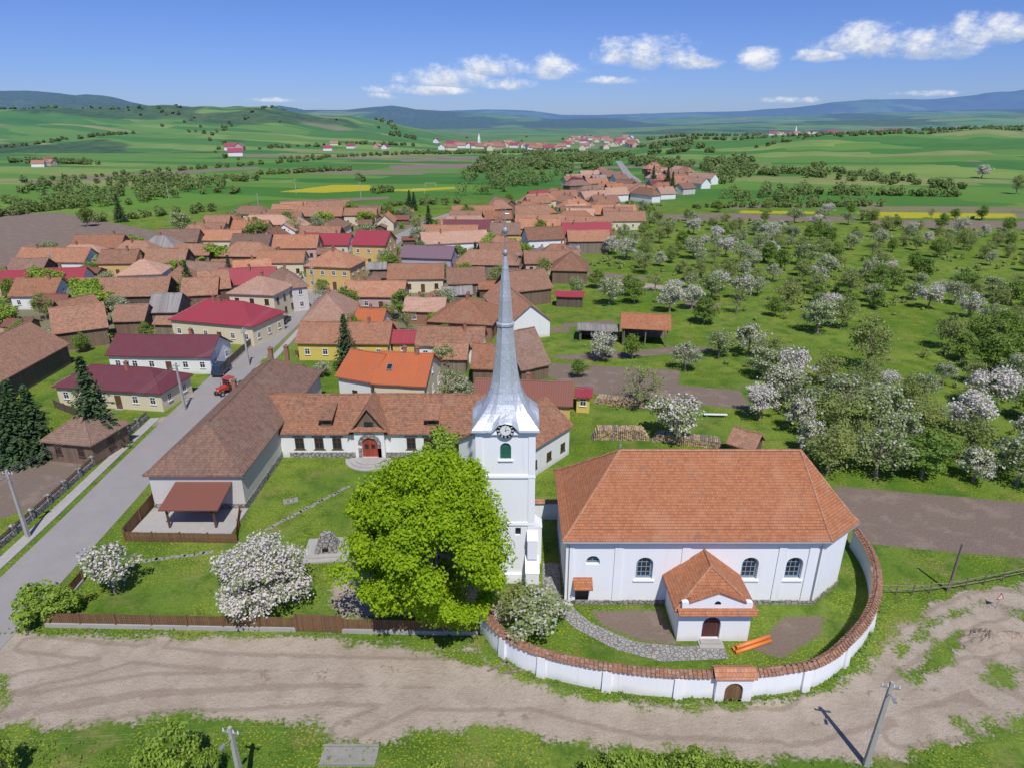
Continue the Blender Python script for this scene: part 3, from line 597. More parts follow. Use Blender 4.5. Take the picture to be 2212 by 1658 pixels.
# ------------------------------------------------ CHURCH
def church():
    e=empty('church',(16,46.7,0),0,'white limewashed church with large orange tiled hipped roof','church'); ox,oy=16,46.7
    fp=[(4.8,46.7),(27,46.7),(30.4,49.4),(30.4,55.4),(27,58),(4.8,58)]; fp=[(x-ox,y-oy) for x,y in fp]
    W=MB(); W.prism(fp,0,6.85); w=W.obj('wall',['churchwhite'],e)
    wins=[(1397,1.25,2.15,2.75),(1628,1.25,2.15,2.75),(1725,1.25,2.15,2.75)]
    def fx(px): return (px-1106)/F*55.9-ox
    cs=[]
    for px,a,h,z in wins:
        m=MB(); m.yprism([(x*1.18,q*1.08-.08) for x,q in archprof(a,h)],-.5,.45); cs.append(m.obj('c',[],None,(fx(px)+ox,oy,z)))
    m=MB(); m.yprism(archprof(1.2,.9),-.5,.45); cs.append(m.obj('c',[],None,(fx(1283)+ox,oy,4.25)))
    m=MB(); m.box(-.6,.6,-.5,.4,-.1,2.1); cs.append(m.obj('c',[],None,(fx(1262)+ox,oy,0)))
    cut(w,cs)
    for px,a,h,z in wins:
        addwin(e,fx(px),.36,z,0,a,h,'blueframe',arch=True,mull=2)
        m=MB(); m.box(-a/2-.3,a/2+.3,-.12,.0,-.28,-.1); m.obj('sill',['churchwhite'],e,(fx(px),0,z))
    addwin(e,fx(1283),.36,4.25,0,1.15,.85,'blueframe',arch=True,mull=1)
    m=MB(); m.box(-.58,.58,.3,.39,0,2.08); m.obj('door',['darkwood'],e,(fx(1262),0,0))
    m=MB(); m.xprism([(-.9,2.15),(0,2.75),(0,2.9),(-.95,2.25)],-.85,.85); m.obj('door_hood',['church_tile'],e,(fx(1262),0,0))
    def ring(o,z0,z1,name,mt):
        pl=fp+[fp[0]]; m=MB(); m.sweep(pl,[(0.003,z0),(0.003,z1),(-o,z1),(-o*.8,z0)][::-1]); m.obj(name,[mt],e)
    ring(.22,6.35,6.8,'cornice','churchwhite'); ring(.12,-.05,.42,'plinth','stone')
    for px in (1232,1338,1484,1694,1760):
        m=MB(); m.box(-.35,.35,-.1,0.01,.42,6.34); m.obj('pilaster',['churchwhite'],e,(fx(px),0,0))
    ev=[(4.3,46.2),(27.3,46.2),(31.,49.1),(31.,55.7),(27.3,58.5),(4.3,58.5)]; ev=[(x-ox,y-oy) for x,y in ev]
    r0=(9.8-ox,52.35-oy,12.5); r1=(26.2-ox,52.35-oy,12.5); Rf=MB(); E=[(x,y,7.) for x,y in ev]
    def mid(p,q,t,dz): return (p[0]+(q[0]-p[0])*t,p[1]+(q[1]-p[1])*t,p[2]+(q[2]-p[2])*t+dz)
    tgt=[r0,r1,r1,r1,r1,r0]; Mi=[mid(E[i],tgt[i],.14,-.16) for i in range(6)]
    for i in range(6):
        j=(i+1)%6; Rf.poly([E[i],E[j],Mi[j],Mi[i]])
        Rf.poly([Mi[i],Mi[j],r1] if tgt[i]==tgt[j]==r1 else ([Mi[i],Mi[j],r0] if tgt[i]==tgt[j] else [Mi[i],Mi[j],tgt[j],tgt[i]]))
        Rf.poly([(E[i][0],E[i][1],6.81),(E[j][0],E[j][1],6.81),E[j],E[i]])
    Rf.poly([(x,y,6.81) for x,y in ev][::-1])
    for i in range(6): Rf.cyl(E[i],Mi[i],.12,.12,6,1); Rf.cyl(Mi[i],tgt[i],.12,.12,6,1)
    Rf.cyl(r0,r1,.13,.13,6,1)
    rf=Rf.obj('roof',['church_tile','rusttile'],e)
    for r in (r0,r1): m=MB(); m.cyl((0,0,0),(0,0,.9),.04,.02,6); m.cyl((0,0,.3),(0,0,.55),.14,.14,8); m.obj('finial',['steel'],rf,r)
    m=MB(); m.cyl((E[0][0],E[0][1]-.08,6.93),(E[1][0],E[1][1]-.08,6.93),.07,.07,6); m.cyl((E[1][0],E[1][1]-.08,6.93),(E[2][0]+.05,E[2][1]-.06,6.93),.07,.07,6); m.obj('gutter',['steel'],e)
    for x in (4.95-ox,26.75-ox): m=MB(); m.cyl((x,-.1,.2),(x,-.1,6.3),.06,.06,6); m.cyl((x,-.1,6.3),(x,-.55,6.9),.06,.06,6); m.obj('downpipe',['steel'],e)
    x0,x1=13.7-ox,19.6-ox; yf=42.15-oy; mx=(x0+x1)/2
    m=MB(); m.box(x0,x1,yf,0,0,3.1); pw=m.obj('porch',['churchwhite'],e)
    c=MB(); c.yprism(archprof(1.5,2.25),-.5,.35); cut(pw,[c.obj('c',[],None,(mx+ox-.2,yf+oy,.25))])
    m=MB(); m.yprism([(x*.99,z*.995) for x,z in archprof(1.5,2.25)],.25,.33); m.obj('door',['door'],pw,(mx-.2,yf,.25))
    m=MB(); m.box(-1.0,1.0,-.9,-.002,0,.12); m.box(-.85,.85,-.5,-.003,.121,.24); m.obj('step',['concrete'],pw,(mx-.2,yf,0))
    a=.45; Q=[(x0-a,yf-.1,3.2),(x1+a,yf-.1,3.2),(x1+a,-.02,3.2),(x0-a,-.02,3.2)]; pk0=(mx,-.02,5.9); pk1=(mx,yf+2.4,5.75)
    m=MB(); m.poly([Q[0],Q[1],pk1]); m.poly([Q[1],Q[2],pk0,pk1]); m.poly([Q[3],Q[0],pk1,pk0]); B=[(q[0],q[1],3.06) for q in Q]
    for i in range(4): m.poly([B[i],B[(i+1)%4],Q[(i+1)%4],Q[i]])
    m.poly(B[::-1]); m.cyl(Q[0],pk1,.1,.1,6,1); m.cyl(Q[1],pk1,.1,.1,6,1); m.cyl(pk1,pk0,.1,.1,6,1); m.obj('roof',['church_tile','rusttile'],pw)
    m=MB(); w2=(x1-x0)/2-.1; m.yprism([(-w2,3.05),(w2,3.05),(w2,4.05),(w2-.3,4.15),(w2-.6,4.05),(.0,5.05),(-w2+.6,4.05),(-w2+.3,4.15),(-w2,4.05)],yf-.14,yf+.25); m.obj('pediment',['churchwhite'],pw,(mx,0,0))
    m=MB(); m.yprism(archprof(.5,.3),yf-.16,yf-.142); m.obj('vent',['black'],pw,(mx,0,3.95))
    m=MB(); 
    for s in(-1,1): m.add([(s*(w2-.55),yf-.25,4.08),(0,yf-.25,5.08),(0,yf+.35,5.08),(s*(w2-.55),yf+.35,4.08),(s*(w2-.55),yf-.25,4.22),(0,yf-.25,5.22),(0,yf+.35,5.22),(s*(w2-.55),yf+.35,4.22)],[[0,1,2,3],[4,5,6,7],[0,1,5,4],[3,2,6,7],[0,3,7,4]])
    m.xprism([(yf-.65,3.12),(yf-.14,3.42),(yf-.14,3.55),(yf-.7,3.2)],-w2-.35,w2+.35); m.obj('coping',['church_tile'],pw,(mx,0,0))
church()
# ------------------------------------------------ TOWER
def tower():
    cx,cy=-.55,52.2; e=empty('bell_tower',(cx,cy,0),0,'tall white bell tower with clock and slender grey metal spire','tower')
    W=MB(); h=2.5; W.box(-h,h,-h,h,0,15.9); w=W.obj('wall',['churchwhite'],e)
    cs=[]
    for x,y,r in((0,-h,0),(h,0,math.pi/2),(-h,0,-math.pi/2)):
        m=MB(); m.yprism(archprof(.95,1.6),-.4,.3); cs.append(m.obj('c',[],None,(cx+x,cy+y,13.),r))
    m=MB(); m.box(-.25,.25,-.4,.3,0,.8); cs.append(m.obj('c',[],None,(cx+1.1,cy-h,5.2)))
    cut(w,cs)
    for x,y,r in((0,-h,0),(h,0,math.pi/2),(-h,0,-math.pi/2)):
        m=MB(); m.yprism([(a*.97,b*.97+.02) for a,b in archprof(.95,1.6)],.18,.28); 
        for i in range(9): m.box(-.38,.38,.13,.179,.15+i*.13,.2+i*.13)
        m.box(-.03,.03,.11,.129,.05,1.3); m.obj('shutter',['green'],e,(x,y,13.),r)
        m=MB(); m.box(-.65,.65,-.14,-.002,-.14,-.01); m.obj('sill',['churchwhite'],e,(x,y,13.),r)
    m=MB(); m.box(-.25,.25,.2,.28,0,.8); m.obj('window',['glass'],e,(1.1,-h,5.2))
    for z0,z1,o in((15.45,15.85,.2),(11.2,11.5,.12),(0,1.,.28),(6.3,6.6,.1)):
        pl=[(-h,-h),(h,-h),(h,h),(-h,h),(-h,-h)]; m=MB(); m.sweep(pl,[(.003,z0),(.003,z1),(-o*.7,z1),(-o,z0+.1),(-o,z0)][::-1]); m.obj('cornice' if z0>2 else 'plinth',['churchwhite'],e)
    for sx in(-1,1):
        for sy in (-1,1):
            m=MB(); 
            for z0,z1 in((1.002,6.298),(6.602,11.198),(11.502,15.448)): m.box(-.3,.3,-.3,.3,z0,z1)
            m.obj('pilaster',['churchwhite'],e,(sx*(h-.22),sy*(h-.22),0))
    m=MB(); m.box(-.6,.6,-1.4,0,0,2.2); m.xprism([(-1.45,2.202),(0,2.202),(0,3.2),(-.9,2.8)],-.65,.65); m.box(-.45,.45,-.7,0,3.202,5.2); m.xprism([(-.75,5.202),(0,5.202),(0,5.9)],-.5,.5); m.obj('buttress',['churchwhite'],e,(h-.1,-h-.2,0))
    m=MB(); m.box(-.5,.4,-.7,.7,0,4.2); m.prism([(-.65,-.75),(.45,-.75),(.45,.75),(-.65,.75)],4.202,4.9,0,[(-.6,-.7),(-.4,-.7),(-.4,.7),(-.6,.7)]); m.obj('buttress',['churchwhite'],e,(h+.5,.9,0))
    prof=[(15.75,2.92,0),(15.95,2.86,0),(16.5,2.5,.15),(17.1,2.1,.35),(17.8,1.72,.6),(18.6,1.40,.85),(19.5,1.18,1),(20.6,1.01,1),(22.,.86,1),(24.3,.66,1),(24.35,.74,1),(24.55,.74,1),(24.6,.62,1),(26.5,.50,1),(28.3,.35,1),(29.6,.21,1),(30.2,.11,1)]
    m=MB(); n=32; vs=[]
    for z,r,o in prof:
        for k in range(n):
            t=k/n*math.tau; c,s=math.cos(t),math.sin(t)
            sq=r/max(abs(c),abs(s)); q=math.pi/4; tt=(t+q/2)%q-q/2; oc=r/math.cos(tt)
            rr=sq*(1-o)+oc*o; bump=0
            if z<17.2:
                d=min(abs(((t-a+math.pi)%math.tau)-math.pi) for a in (0,math.pi/2,math.pi,-math.pi/2))
                bump=max(0,1-(d/.34)**2)**.5*.85*max(0,1-(z-15.75)/1.4)
            vs.append((rr*c,rr*s,z+bump))
    fs=[[i*n+k,i*n+(k+1)%n,(i+1)*n+(k+1)%n,(i+1)*n+k] for i in range(len(prof)-1) for k in range(n)]+[list(range(n-1,-1,-1))]
    m.add(vs,fs); m.obj('spire',['zinc'],e)
    def ball(m,z,r):
        for i in range(6):
            a=-math.pi/2+i*math.pi/6; b=a+math.pi/6; m.cyl((0,0,z+r*math.sin(a)),(0,0,z+r*math.sin(b)),max(.01,r*math.cos(a)),max(.01,r*math.cos(b)),12)
    m=MB(); m.cyl((0,0,30.1),(0,0,33.4),.055,.03,8); ball(m,30.35,.26); ball(m,32.1,.27); m.cyl((0,0,31.75),(0,0,31.8),.2,.2,12)
    for k in range(8):
        a=k*math.pi/4; m.cyl((0,0,33.4),(.33*math.cos(a),0,33.4+.33*math.sin(a)),.035,.01,5)
    m.obj('finial',['steel'],e)
    for x,y,r in((0,-h,0),(h,0,math.pi/2)):
        m=MB(); N=32; R0=.74
        m.yprism([(R0*math.cos(k*math.tau/N),R0*math.sin(k*math.tau/N)) for k in range(N)],-.30,-.0,0)
        m.yprism([(.46*math.cos(k*math.tau/N),.46*math.sin(k*math.tau/N)) for k in range(N)],-.315,-.301,1)
        ck=m.obj('clock_face',['black','whiteframe'],e,(x,y,15.92),r)
        NUM=['XII','I','II','III','IIII','V','VI','VII','VIII','IX','X','XI']
        m=MB()
        for i,t in enumerate(NUM):
            a=math.pi/2-i*math.tau/12; ww={'I':.045,'V':.08,'X':.08}; tot=sum(ww[c] for c in t); px=-tot/2
            def P_(u,v): rr=.6+v; return (rr*math.cos(a)+u*math.sin(a),rr*math.sin(a)-u*math.cos(a))
            def bar(u0,v0,u1,v1):
                d=Vector((u1-u0,v1-v0)).normalized(); q=Vector((-d.y,d.x))*.0135
                m.yprism([P_(u0-q.x,v0-q.y),P_(u1-q.x,v1-q.y),P_(u1+q.x,v1+q.y),P_(u0+q.x,v0+q.y)],-.318,-.301)
            for c in t:
                w_=ww[c]; k=px+w_/2
                if c=='I': bar(k,-.1,k,.1)
                if c=='V': bar(k-.03,.1,k,-.1); bar(k+.03,.1,k,-.1)
                if c=='X': bar(k-.03,.1,k+.03,-.1); bar(k+.03,.1,k-.03,-.1)
                px+=w_
        m.obj('numeral',['whiteframe'],ck)
        for nm,L,a in(('hour_hand',.3,math.radians(78)),('minute_hand',.43,math.radians(8))):
            m=MB(); m.yprism([(-.025,-.06),(.025,-.06),(.012,L),(-.012,L)],-.345 if L>.4 else -.33,-.335 if L>.4 else -.32)
            o=m.obj(nm,['black'],ck); o.rotation_euler=(0,a,0)
tower()
# ------------------------------------------------ churchyard wall
def yardwall():
    pts=GP([(1034,1332),(1046,1366),(1066,1396),(1096,1422),(1130,1442),(1185,1461),(1250,1477),(1330,1491),(1410,1500),(1480,1504),(1560,1504),(1640,1500),(1700,1492),(1745,1484),(1790,1462),(1830,1425),(1862,1388),(1882,1345),(1890,1300),(1884,1255),(1868,1215),(1845,1180)])
    sp=smooth([(p.x,p.y) for p in pts],4)
    e=empty('churchyard_wall',(sp[0].x,sp[0].y,0),0,'curved white churchyard wall capped with weathered orange tiles','wall'); o=Vector((sp[0].x,sp[0].y,0)); L=[p-o for p in sp]
    m=MB(); m.sweep(L,[(-.1,-.1),(-.03,2.),(.42,2.),(.5,-.1)][::-1]); wl=m.obj('wall',['churchwhite'],e)
    gp=G(1578,1504)
    m=MB()
    for i in range(len(L)-1):
        a,b=L[i],L[i+1]; n=max(1,int((b-a).length/.26)); t=(b-a).normalized(); q=Vector((-t.y,t.x,0))
        for k in range(n):
            p=a.lerp(b,(k+.5)/n); 
            for s in(-1,1):
                for rr in range(2):
                    c=p+q*(.2+s*(.12+.2*rr)); z=2.33-.15*rr+R.uniform(-.02,.02); hw=.125; hl=.13; tl=R.uniform(-.12,.12)
                    vs=[]
                    for u,v in((-hw,-hl),(hw,-hl),(hw,hl),(-hw,hl)):
                        ww=c+t*(u*math.cos(tl)-v*math.sin(tl))+q*(v*math.cos(tl)+u*math.sin(tl)); zz=z-s*(v)*.6; vs.append((ww.x,ww.y,zz))
                    m.add(vs+[(x,y,zz-.05) for x,y,zz in vs],[[0,1,2,3],[0,1,5,4],[1,2,6,5],[2,3,7,6],[3,0,4,7]],R.choices([0,1,2],[5,2,2])[0])
            c=p+q*.2; m.cyl(c-t*.14+Vector((0,0,2.38)),c+t*.14+Vector((0,0,2.38+R.uniform(-.02,.03))),.09,.08,6,R.choice([0,0,1,2]))
    m.sweep(L,[(-.15,2.002),(-.15,2.06),(.2,2.33),(.55,2.06),(.55,2.002)][::-1],2)
    m.obj('coping',['rusttile','pinktile','oldtile'],e)
    for i in range(3,len(L)-8,8):
        if (sp[i]-gp).length<2.6: continue
        t=(L[i+1]-L[i-1]).normalized(); m=MB(); m.prism([(-.35,-.3),(.35,-.3),(.35,.05),(-.35,.05)],-.1,1.9,0,[(-.32,-.16),(.32,-.16),(.32,.05),(-.32,.05)]); m.obj('buttress',['churchwhite'],e,L[i]+Vector((t.y,-t.x,0))*.04,math.atan2(t.y,t.x))
    g=Vector((gp.x,gp.y,0))-o
    m=MB(); m.box(-1.35,1.35,-.4,.55,-.05,2.25); gw=m.obj('gateway',['churchwhite'],e,g)
    c=MB(); c.yprism(archprof(1.35,1.75),-.8,1.2); cc=c.obj('c',[],None,gp); c2=c.obj('c',[],None,gp)
    cut(gw,[cc]); cut(wl,[c2])
    m=MB(); m.yprism([(x*.98,z*.98) for x,z in archprof(1.35,1.75)],-.22,-.12); m.obj('gate',['fence'],gw)
    m=MB(); m.xprism([(-.6,2.26),(.11,2.66),(.78,2.26),(.78,2.34),(.11,2.8),(-.6,2.34)],-1.55,1.55); m.obj('coping',['rusttile'],gw)
    e2=empty('wall',(3.5,60,0),0,'short white wall with tile coping between tower and church','wall'); m=MB(); m.box(-1.8,1.5,0,.4,0,2.1); m.obj('wall',['churchwhite'],e2); m=MB(); m.xprism([(-.2,2.1),(.6,2.1),(.2,2.45)],-1.8,1.5); m.obj('coping',['rusttile'],e2)
yardwall()
# ------------------------------------------------ SCHOOL
def school():
    e=build(-34.65,77.5,0,10.9,32,4.6,3.9,'h','halltile','greige',win=0,ch=0,name='village_hall',label='long grey plastered hall with weathered brown tiled hipped roof')
    rf=[c for c in e.children if c.name.startswith('roof')][0]
    for x,y in((-4.4,7),(-1,13),(1,14)): chimney(rf,x,y,5.4 if x<-4 else 8.,.55,1.2)
    m=MB(); m.xprism([(-4.2,2.55),(-.02,3.5),(-.02,3.64),(-4.25,2.69)],-3.1,3.1); m.obj('canopy',['rustsheet'],e,(.9,-15.6,0))
    for x in(-2.5,2.4): m=MB(); m.box(x-.09,x+.09,-3.9,-3.72,.3,2.6); m.cyl((x,-3.8,1.9),(x+(.6 if x<0 else -.6),-3.8,2.55),.06,.06,5); m.obj('post',['brownframe'],e,(.9,-15.6,0))
    m=MB(); m.box(-5.3,5.3,-5.2,-.005,0,.28); m.obj('terrace',['concrete'],e,(0,-15.6,0))
    m=MB(); m.box(-.5,.5,-.05,.0,.29,2.3); m.obj('door',['brownframe'],e,(1.2,-15.6,0)); addwin(e,-1.2,-15.6,1.3,0,1.,1.2,'whiteframe')
    m=MB(); m.box(-5.1,5.1,-15.68,-15.603,.281,.8); m.box(5.052,5.12,-15.68,15.6,-.1,.9); m.obj('plinth',['stone'],e)
    ox=-15.3
    e=build(ox,79.2,0,34.4,10.8,3.6,3.2,'g','schooltile','white',win=0,ch=0,name='school',label='long white school with mottled tiled roof dormers and arched red door')
    yf=-5.
    for x in(-27.2,-24.7,-22.4,-12.9,-10.7,-8.6,-6.3): 
        addwin(e,x-ox,yf,1.25,0,1.15,1.6,'brownframe',mull=1)
        m=MB(); m.box(-.8,.8,-.07,-.002,-.18,-.08); m.box(-.8,.8,-.07,-.002,1.62,1.8); m.obj('surround',['stone'],e,(x-ox,yf,1.25))
    m=MB(); m.box(-28.6-ox,1.3-ox,-.09,-.003,-.02,.75); m.obj('plinth',['stone'],e,(0,yf,0))
    px=-18.1-ox
    m=MB(); m.box(px-1.9,px+1.9,yf-.6,yf+.05,0,4.); pw=m.obj('portal',['white'],e)
    c=MB(); c.yprism(archprof(2.,2.75),-.6,.5); c1=c.obj('c',[],None,(-18.1,79.2+yf-.6,.35)); cut(pw,[c1])
    m=MB(); o=archprof(2.9,3.35,14)[1:]; i_=archprof(2.04,2.78,14)[1:]
    for a in range(len(o)-1):
        m.add([(o[a][0],-.1,o[a][1]),(o[a+1][0],-.1,o[a+1][1]),(i_[a+1][0],-.1,i_[a+1][1]),(i_[a][0],-.1,i_[a][1]),(o[a][0],0,o[a][1]),(o[a+1][0],0,o[a+1][1]),(i_[a+1][0],.3,i_[a+1][1]),(i_[a][0],.3,i_[a][1])],[[3,2,1,0],[0,1,5,4],[2,3,7,6]])
    for s in(-1,1): m.box(s*1.24-.22,s*1.24+.22,-.1,-.002,0,1.3)
    m.obj('arch',['stone'],e,(px,yf-.6,.35))
    m=MB(); m.yprism([(x*.98,z*.985) for x,z in archprof(2.,2.75)],.12,.2); m.obj('door',['reddoor'],e,(px,yf-.6,.35))
    for s in (-1,1):
        m=MB(); m.box(s*.42-.25,s*.42+.25,.08,.119,1.2,1.8); m.obj('door_glass',['glass'],e,(px,yf-.6,.35))
    for k,(r,z) in enumerate(((3.2,.12),(2.6,.24),(2.,.36))):
        m=MB(); m.prism([(r*math.cos(-t*math.pi/16),r*math.sin(-t*math.pi/16)*.95) for t in range(16,-1,-1)],.12*k+.001,z); m.obj('step',['concrete'],e,(px,yf-.6,0))
    m=MB(); m.yprism([(-2.3,3.7),(2.3,3.7),(0,6.9)],yf-.35,-.6); m.obj('dormer',['wood'],e,(px,0,0))
    m=MB(); m.yprism([(-2.75,3.35),(0,7.1),(2.75,3.35),(2.75,3.55),(0,7.32),(-2.75,3.55)],yf-.75,-.2); m.obj('roof',['schooltile'],e,(px,0,0))
    m=MB(); m.yprism([(-.55,4.5),(.55,4.5),(.55,5.2),(-.55,5.2)],yf-.38,yf-.352); m.obj('window',['glass'],e,(px,0,0))
    m=MB(); m.xprism([(yf-.95,4.02),(yf-.36,4.4),(yf-.36,4.5),(yf-1.,4.1)],-2.3,2.3); m.obj('canopy',['schooltile'],e,(px,0,0))
    for x in(-23.7,-10.2):
        X=x-ox; m=MB(); m.box(X-.65,X+.65,-4.4,-2.2,4.1,5.3); m.obj('dormer',['wood'],e); m=MB(); m.box(X-.45,X+.45,-4.43,-4.402,4.5,5.2); m.obj('window',['glass'],e)
        m=MB(); m.xprism([(-4.85,5.15),(-1.6,6.1),(-1.6,6.22),(-4.9,5.27)],X-.95,X+.95); m.obj('roof',['oldtile'],e)
    A,B=G(1157,972,3.9),G(1240,921,3.9); d=(B-A); A=A-d*.55; L=(B-A).length; n=Vector((-d.y,d.x,0)).normalized(); c=(A+B)/2+n*4.5
    build(c.x,c.y,math.atan2(d.y,d.x),L,9,4.2,2.8,'g','schooltile','white',win=2,ch=0,name='house',label='white wing with mottled tiled gable roof behind the tower',fm='brownframe',door=False,wh=1.1)
school()
# ------------------------------------------------ fences
def fence(pts,h,basez=0.,label='',mat='fence',post=3.,sl=.14,gap=.03,name='fence',simple=False):
    pts=[Vector((p[0],p[1],0)) for p in pts]; o=pts[0].copy(); pts=[p-o for p in pts]
    e=empty(name,o,0,label,'fence')
    m=MB()
    if simple: m.sweep(pts,[(-.02,0),(-.02,h),(.02,h),(.02,0)][::-1])
    else:
      for a,b in zip(pts,pts[1:]):
        d=b-a; n=int(d.length/(sl+gap)); t=d.normalized(); q=Vector((-t.y,t.x,0))
        for i in range(n):
            c=a+d*((i+.5)/n); hh=h+R.uniform(-.02,.02)
            m.prism([tuple((c+t*u*sl/2+q*v*.015)[:2]) for u,v in((-1,-1),(1,-1),(1,1),(-1,1))],basez+.05,hh)
        for z in(basez+.25,h-.25): m.prism([tuple((a+d*u+q*v)[:2]) for u,v in((0,.017),(1,.017),(1,.06),(0,.06))],z,z+.08)
    m.obj('panel',[mat],e)
    if basez: m=MB(); m.sweep(pts,[(-.12,-.1),(-.12,basez),(.12,basez),(.12,-.1)][::-1]); m.obj('base',['concrete'],e)
    for a,b in zip(pts,pts[1:]):
        n=max(1,round((b-a).length/post))
        for i in range(n+1):
            c=a.lerp(b,i/n); m=MB(); m.box(-.07,.07,-.09,.09,0,h+.08); m.obj('post',[mat],e,c,math.atan2((b-a).y,(b-a).x))
    return e
fence([G(100,1352),G(640,1362)],1.45,.4,'brown picket fence on concrete base beside gravel yard')
fence([G(642,1362),G(738,1365)],1.8,0.,'solid brown double gate in yard fence',name='gate',post=2.6,gap=.005)
fence([G(740,1365),G(1032,1370)],1.45,.4,'brown picket fence shaded under chestnut tree')
fence([G(100,1352),G(180,1255)],1.2,.3,'brown picket fence beside the road verge')
fence([G(272,1168),G(512,1172),G(520,1112)],1.15,.0,'low brown picket fence around paved terrace')
fence([G(272,1166),G(335,1090)],1.6,.0,'brown wooden gate panel beside the hall',name='gate')
fence([G(345,1085),G(420,975)],1.2,.0,'brown picket fence along the hall wall')
fence([G(640,770),G(770,775)],1.2,.2,'yellow-brown picket fence before the yellow house')
fence([G(925,790),G(1010,792)],2.,.0,'tall weathered board fence between yards',mat='oldwood')
fence([G(470,815),G(545,745)],1.5,.2,'dark board fence along the street',mat='darkwood')
fence([G(120,880),G(230,925)],1.3,.0,'dark board fence in front of the wooden house',mat='darkwood')
nf=0
for _ in range(500):
    if nf>=45: break
    y=R.uniform(110,290); x=R.uniform(-140,30)
    if sd1(x,y,VP)<4 or dline(np.array([x]),np.array([y]),road2)[0]<12: continue
    if any(math.hypot(x-a,y-b)<c*.9+1 for a,b,c in FP): continue
    L=R.uniform(5,10); v=R.random()<.5; q=Vector((L/2,R.uniform(-.5,.5),0)) if v else Vector((R.uniform(-.5,.5),L/2,0)); c=Vector((x,y,0))
    if any((c+q*s-Vector((a,b,0))).length<cc*.85 for a,b,cc in FP for s in(-1,1)): continue
    fence([c-q,c+q],1.4,0,'weathered board fence dividing village yards',mat=R.choice(['oldwood','darkwood','fence']),simple=True)['group']='board fences between yards'; nf+=1
def rail(pts,label):
    o=Vector((pts[0].x,pts[0].y,0)); e=empty('rail_fence',o,0,label,'fence'); P_=[Vector((p.x,p.y,0))-o for p in pts]; m=MB(); 
    for a,b in zip(P_,P_[1:]):
        for z in(.55,1.0): m.cyl(a+Vector((0,0,z+R.uniform(-.1,.1))),b+Vector((0,0,z+R.uniform(-.1,.1))),.05,.04,5)
    m.obj('rail',['oldwood'],e)
    for p in P_: m=MB(); m.cyl((0,0,-.1),(R.uniform(-.08,.08),R.uniform(-.08,.08),1.25),.07,.055,6); m.obj('post',['oldwood'],e,p)
rail([G(x,y) for x,y in((1895,1282),(1935,1284),(1970,1284),(2008,1280),(2045,1277),(2085,1270),(2125,1262),(2165,1254),(2210,1244),(2260,1235))],'weathered wooden rail fence beside the dirt track')
rail([G(x,y) for x,y in((1900,968),(1960,980),(2030,990),(2070,1000),(2115,1008),(2160,1012),(2210,1020),(2260,1030))],'old post fence at the orchard edge')
def stonewall():
    pts=[Vector((-51.6,48,0)),Vector((-52.2,60,0)),Vector((-52.9,75,0)),Vector((-53.2,86,0))]; o=pts[0]
    e=empty('garden_wall',o,0,'low grey stone garden wall with pillars along pavement','wall'); L=[p-o for p in pts]; m=MB(); m.sweep(L,[(-.15,-.1),(-.15,.7),(.15,.7),(.15,-.1)][::-1]); m.obj('wall',['stone'],e)
    m=MB(); m.sweep(L,[(-.05,1.05),(-.05,1.15),(.05,1.15),(.05,1.05)][::-1]); m.sweep(L,[(-.05,.85),(-.05,.92),(.05,.92),(.05,.85)][::-1]); m.obj('rail',['brownframe'],e)
    for a,b in zip(L,L[1:]):
        n=int((b-a).length/2.6)
        for i in range(n): m=MB(); m.box(-.22,.22,-.22,.22,0,1.25); m.prism([(-.28,-.28),(.28,-.28),(.28,.28),(-.28,.28)],1.252,1.42,0,[(-.05,-.05),(.05,-.05),(.05,.05),(-.05,.05)]); m.obj('pillar',['stone'],e,a.lerp(b,i/n))
stonewall()
# ------------------------------------------------ TREES
def leafmesh(name,P0,Nn,size,mat,asp=.7):
    n=len(P0); r=rng.normal(size=(n,3)); t=np.cross(Nn,r); t/=np.linalg.norm(t,axis=1)[:,None]+1e-9; b=np.cross(Nn,t); b/=np.linalg.norm(b,axis=1)[:,None]+1e-9
    s=(size*rng.uniform(.6,1.4,n))[:,None]; V=np.stack([P0+t*s,P0+b*s*asp+Nn*s*.15,P0-t*s,P0-b*s*asp-Nn*s*.1],1).reshape(-1,3)
    me=D.meshes.new(name); me.vertices.add(4*n); me.vertices.foreach_set('co',V.ravel().astype(np.float32)); me.loops.add(4*n); me.loops.foreach_set('vertex_index',np.arange(4*n,dtype=np.int32)); me.polygons.add(n); me.polygons.foreach_set('loop_start',np.arange(0,4*n,4,dtype=np.int32)); me.polygons.foreach_set('loop_total',np.full(n,4,dtype=np.int32)); me.update(calc_edges=True); me.materials.append(MT[mat]); return me
def unit(n): v=rng.normal(size=(n,3)); return v/np.linalg.norm(v,axis=1)[:,None]
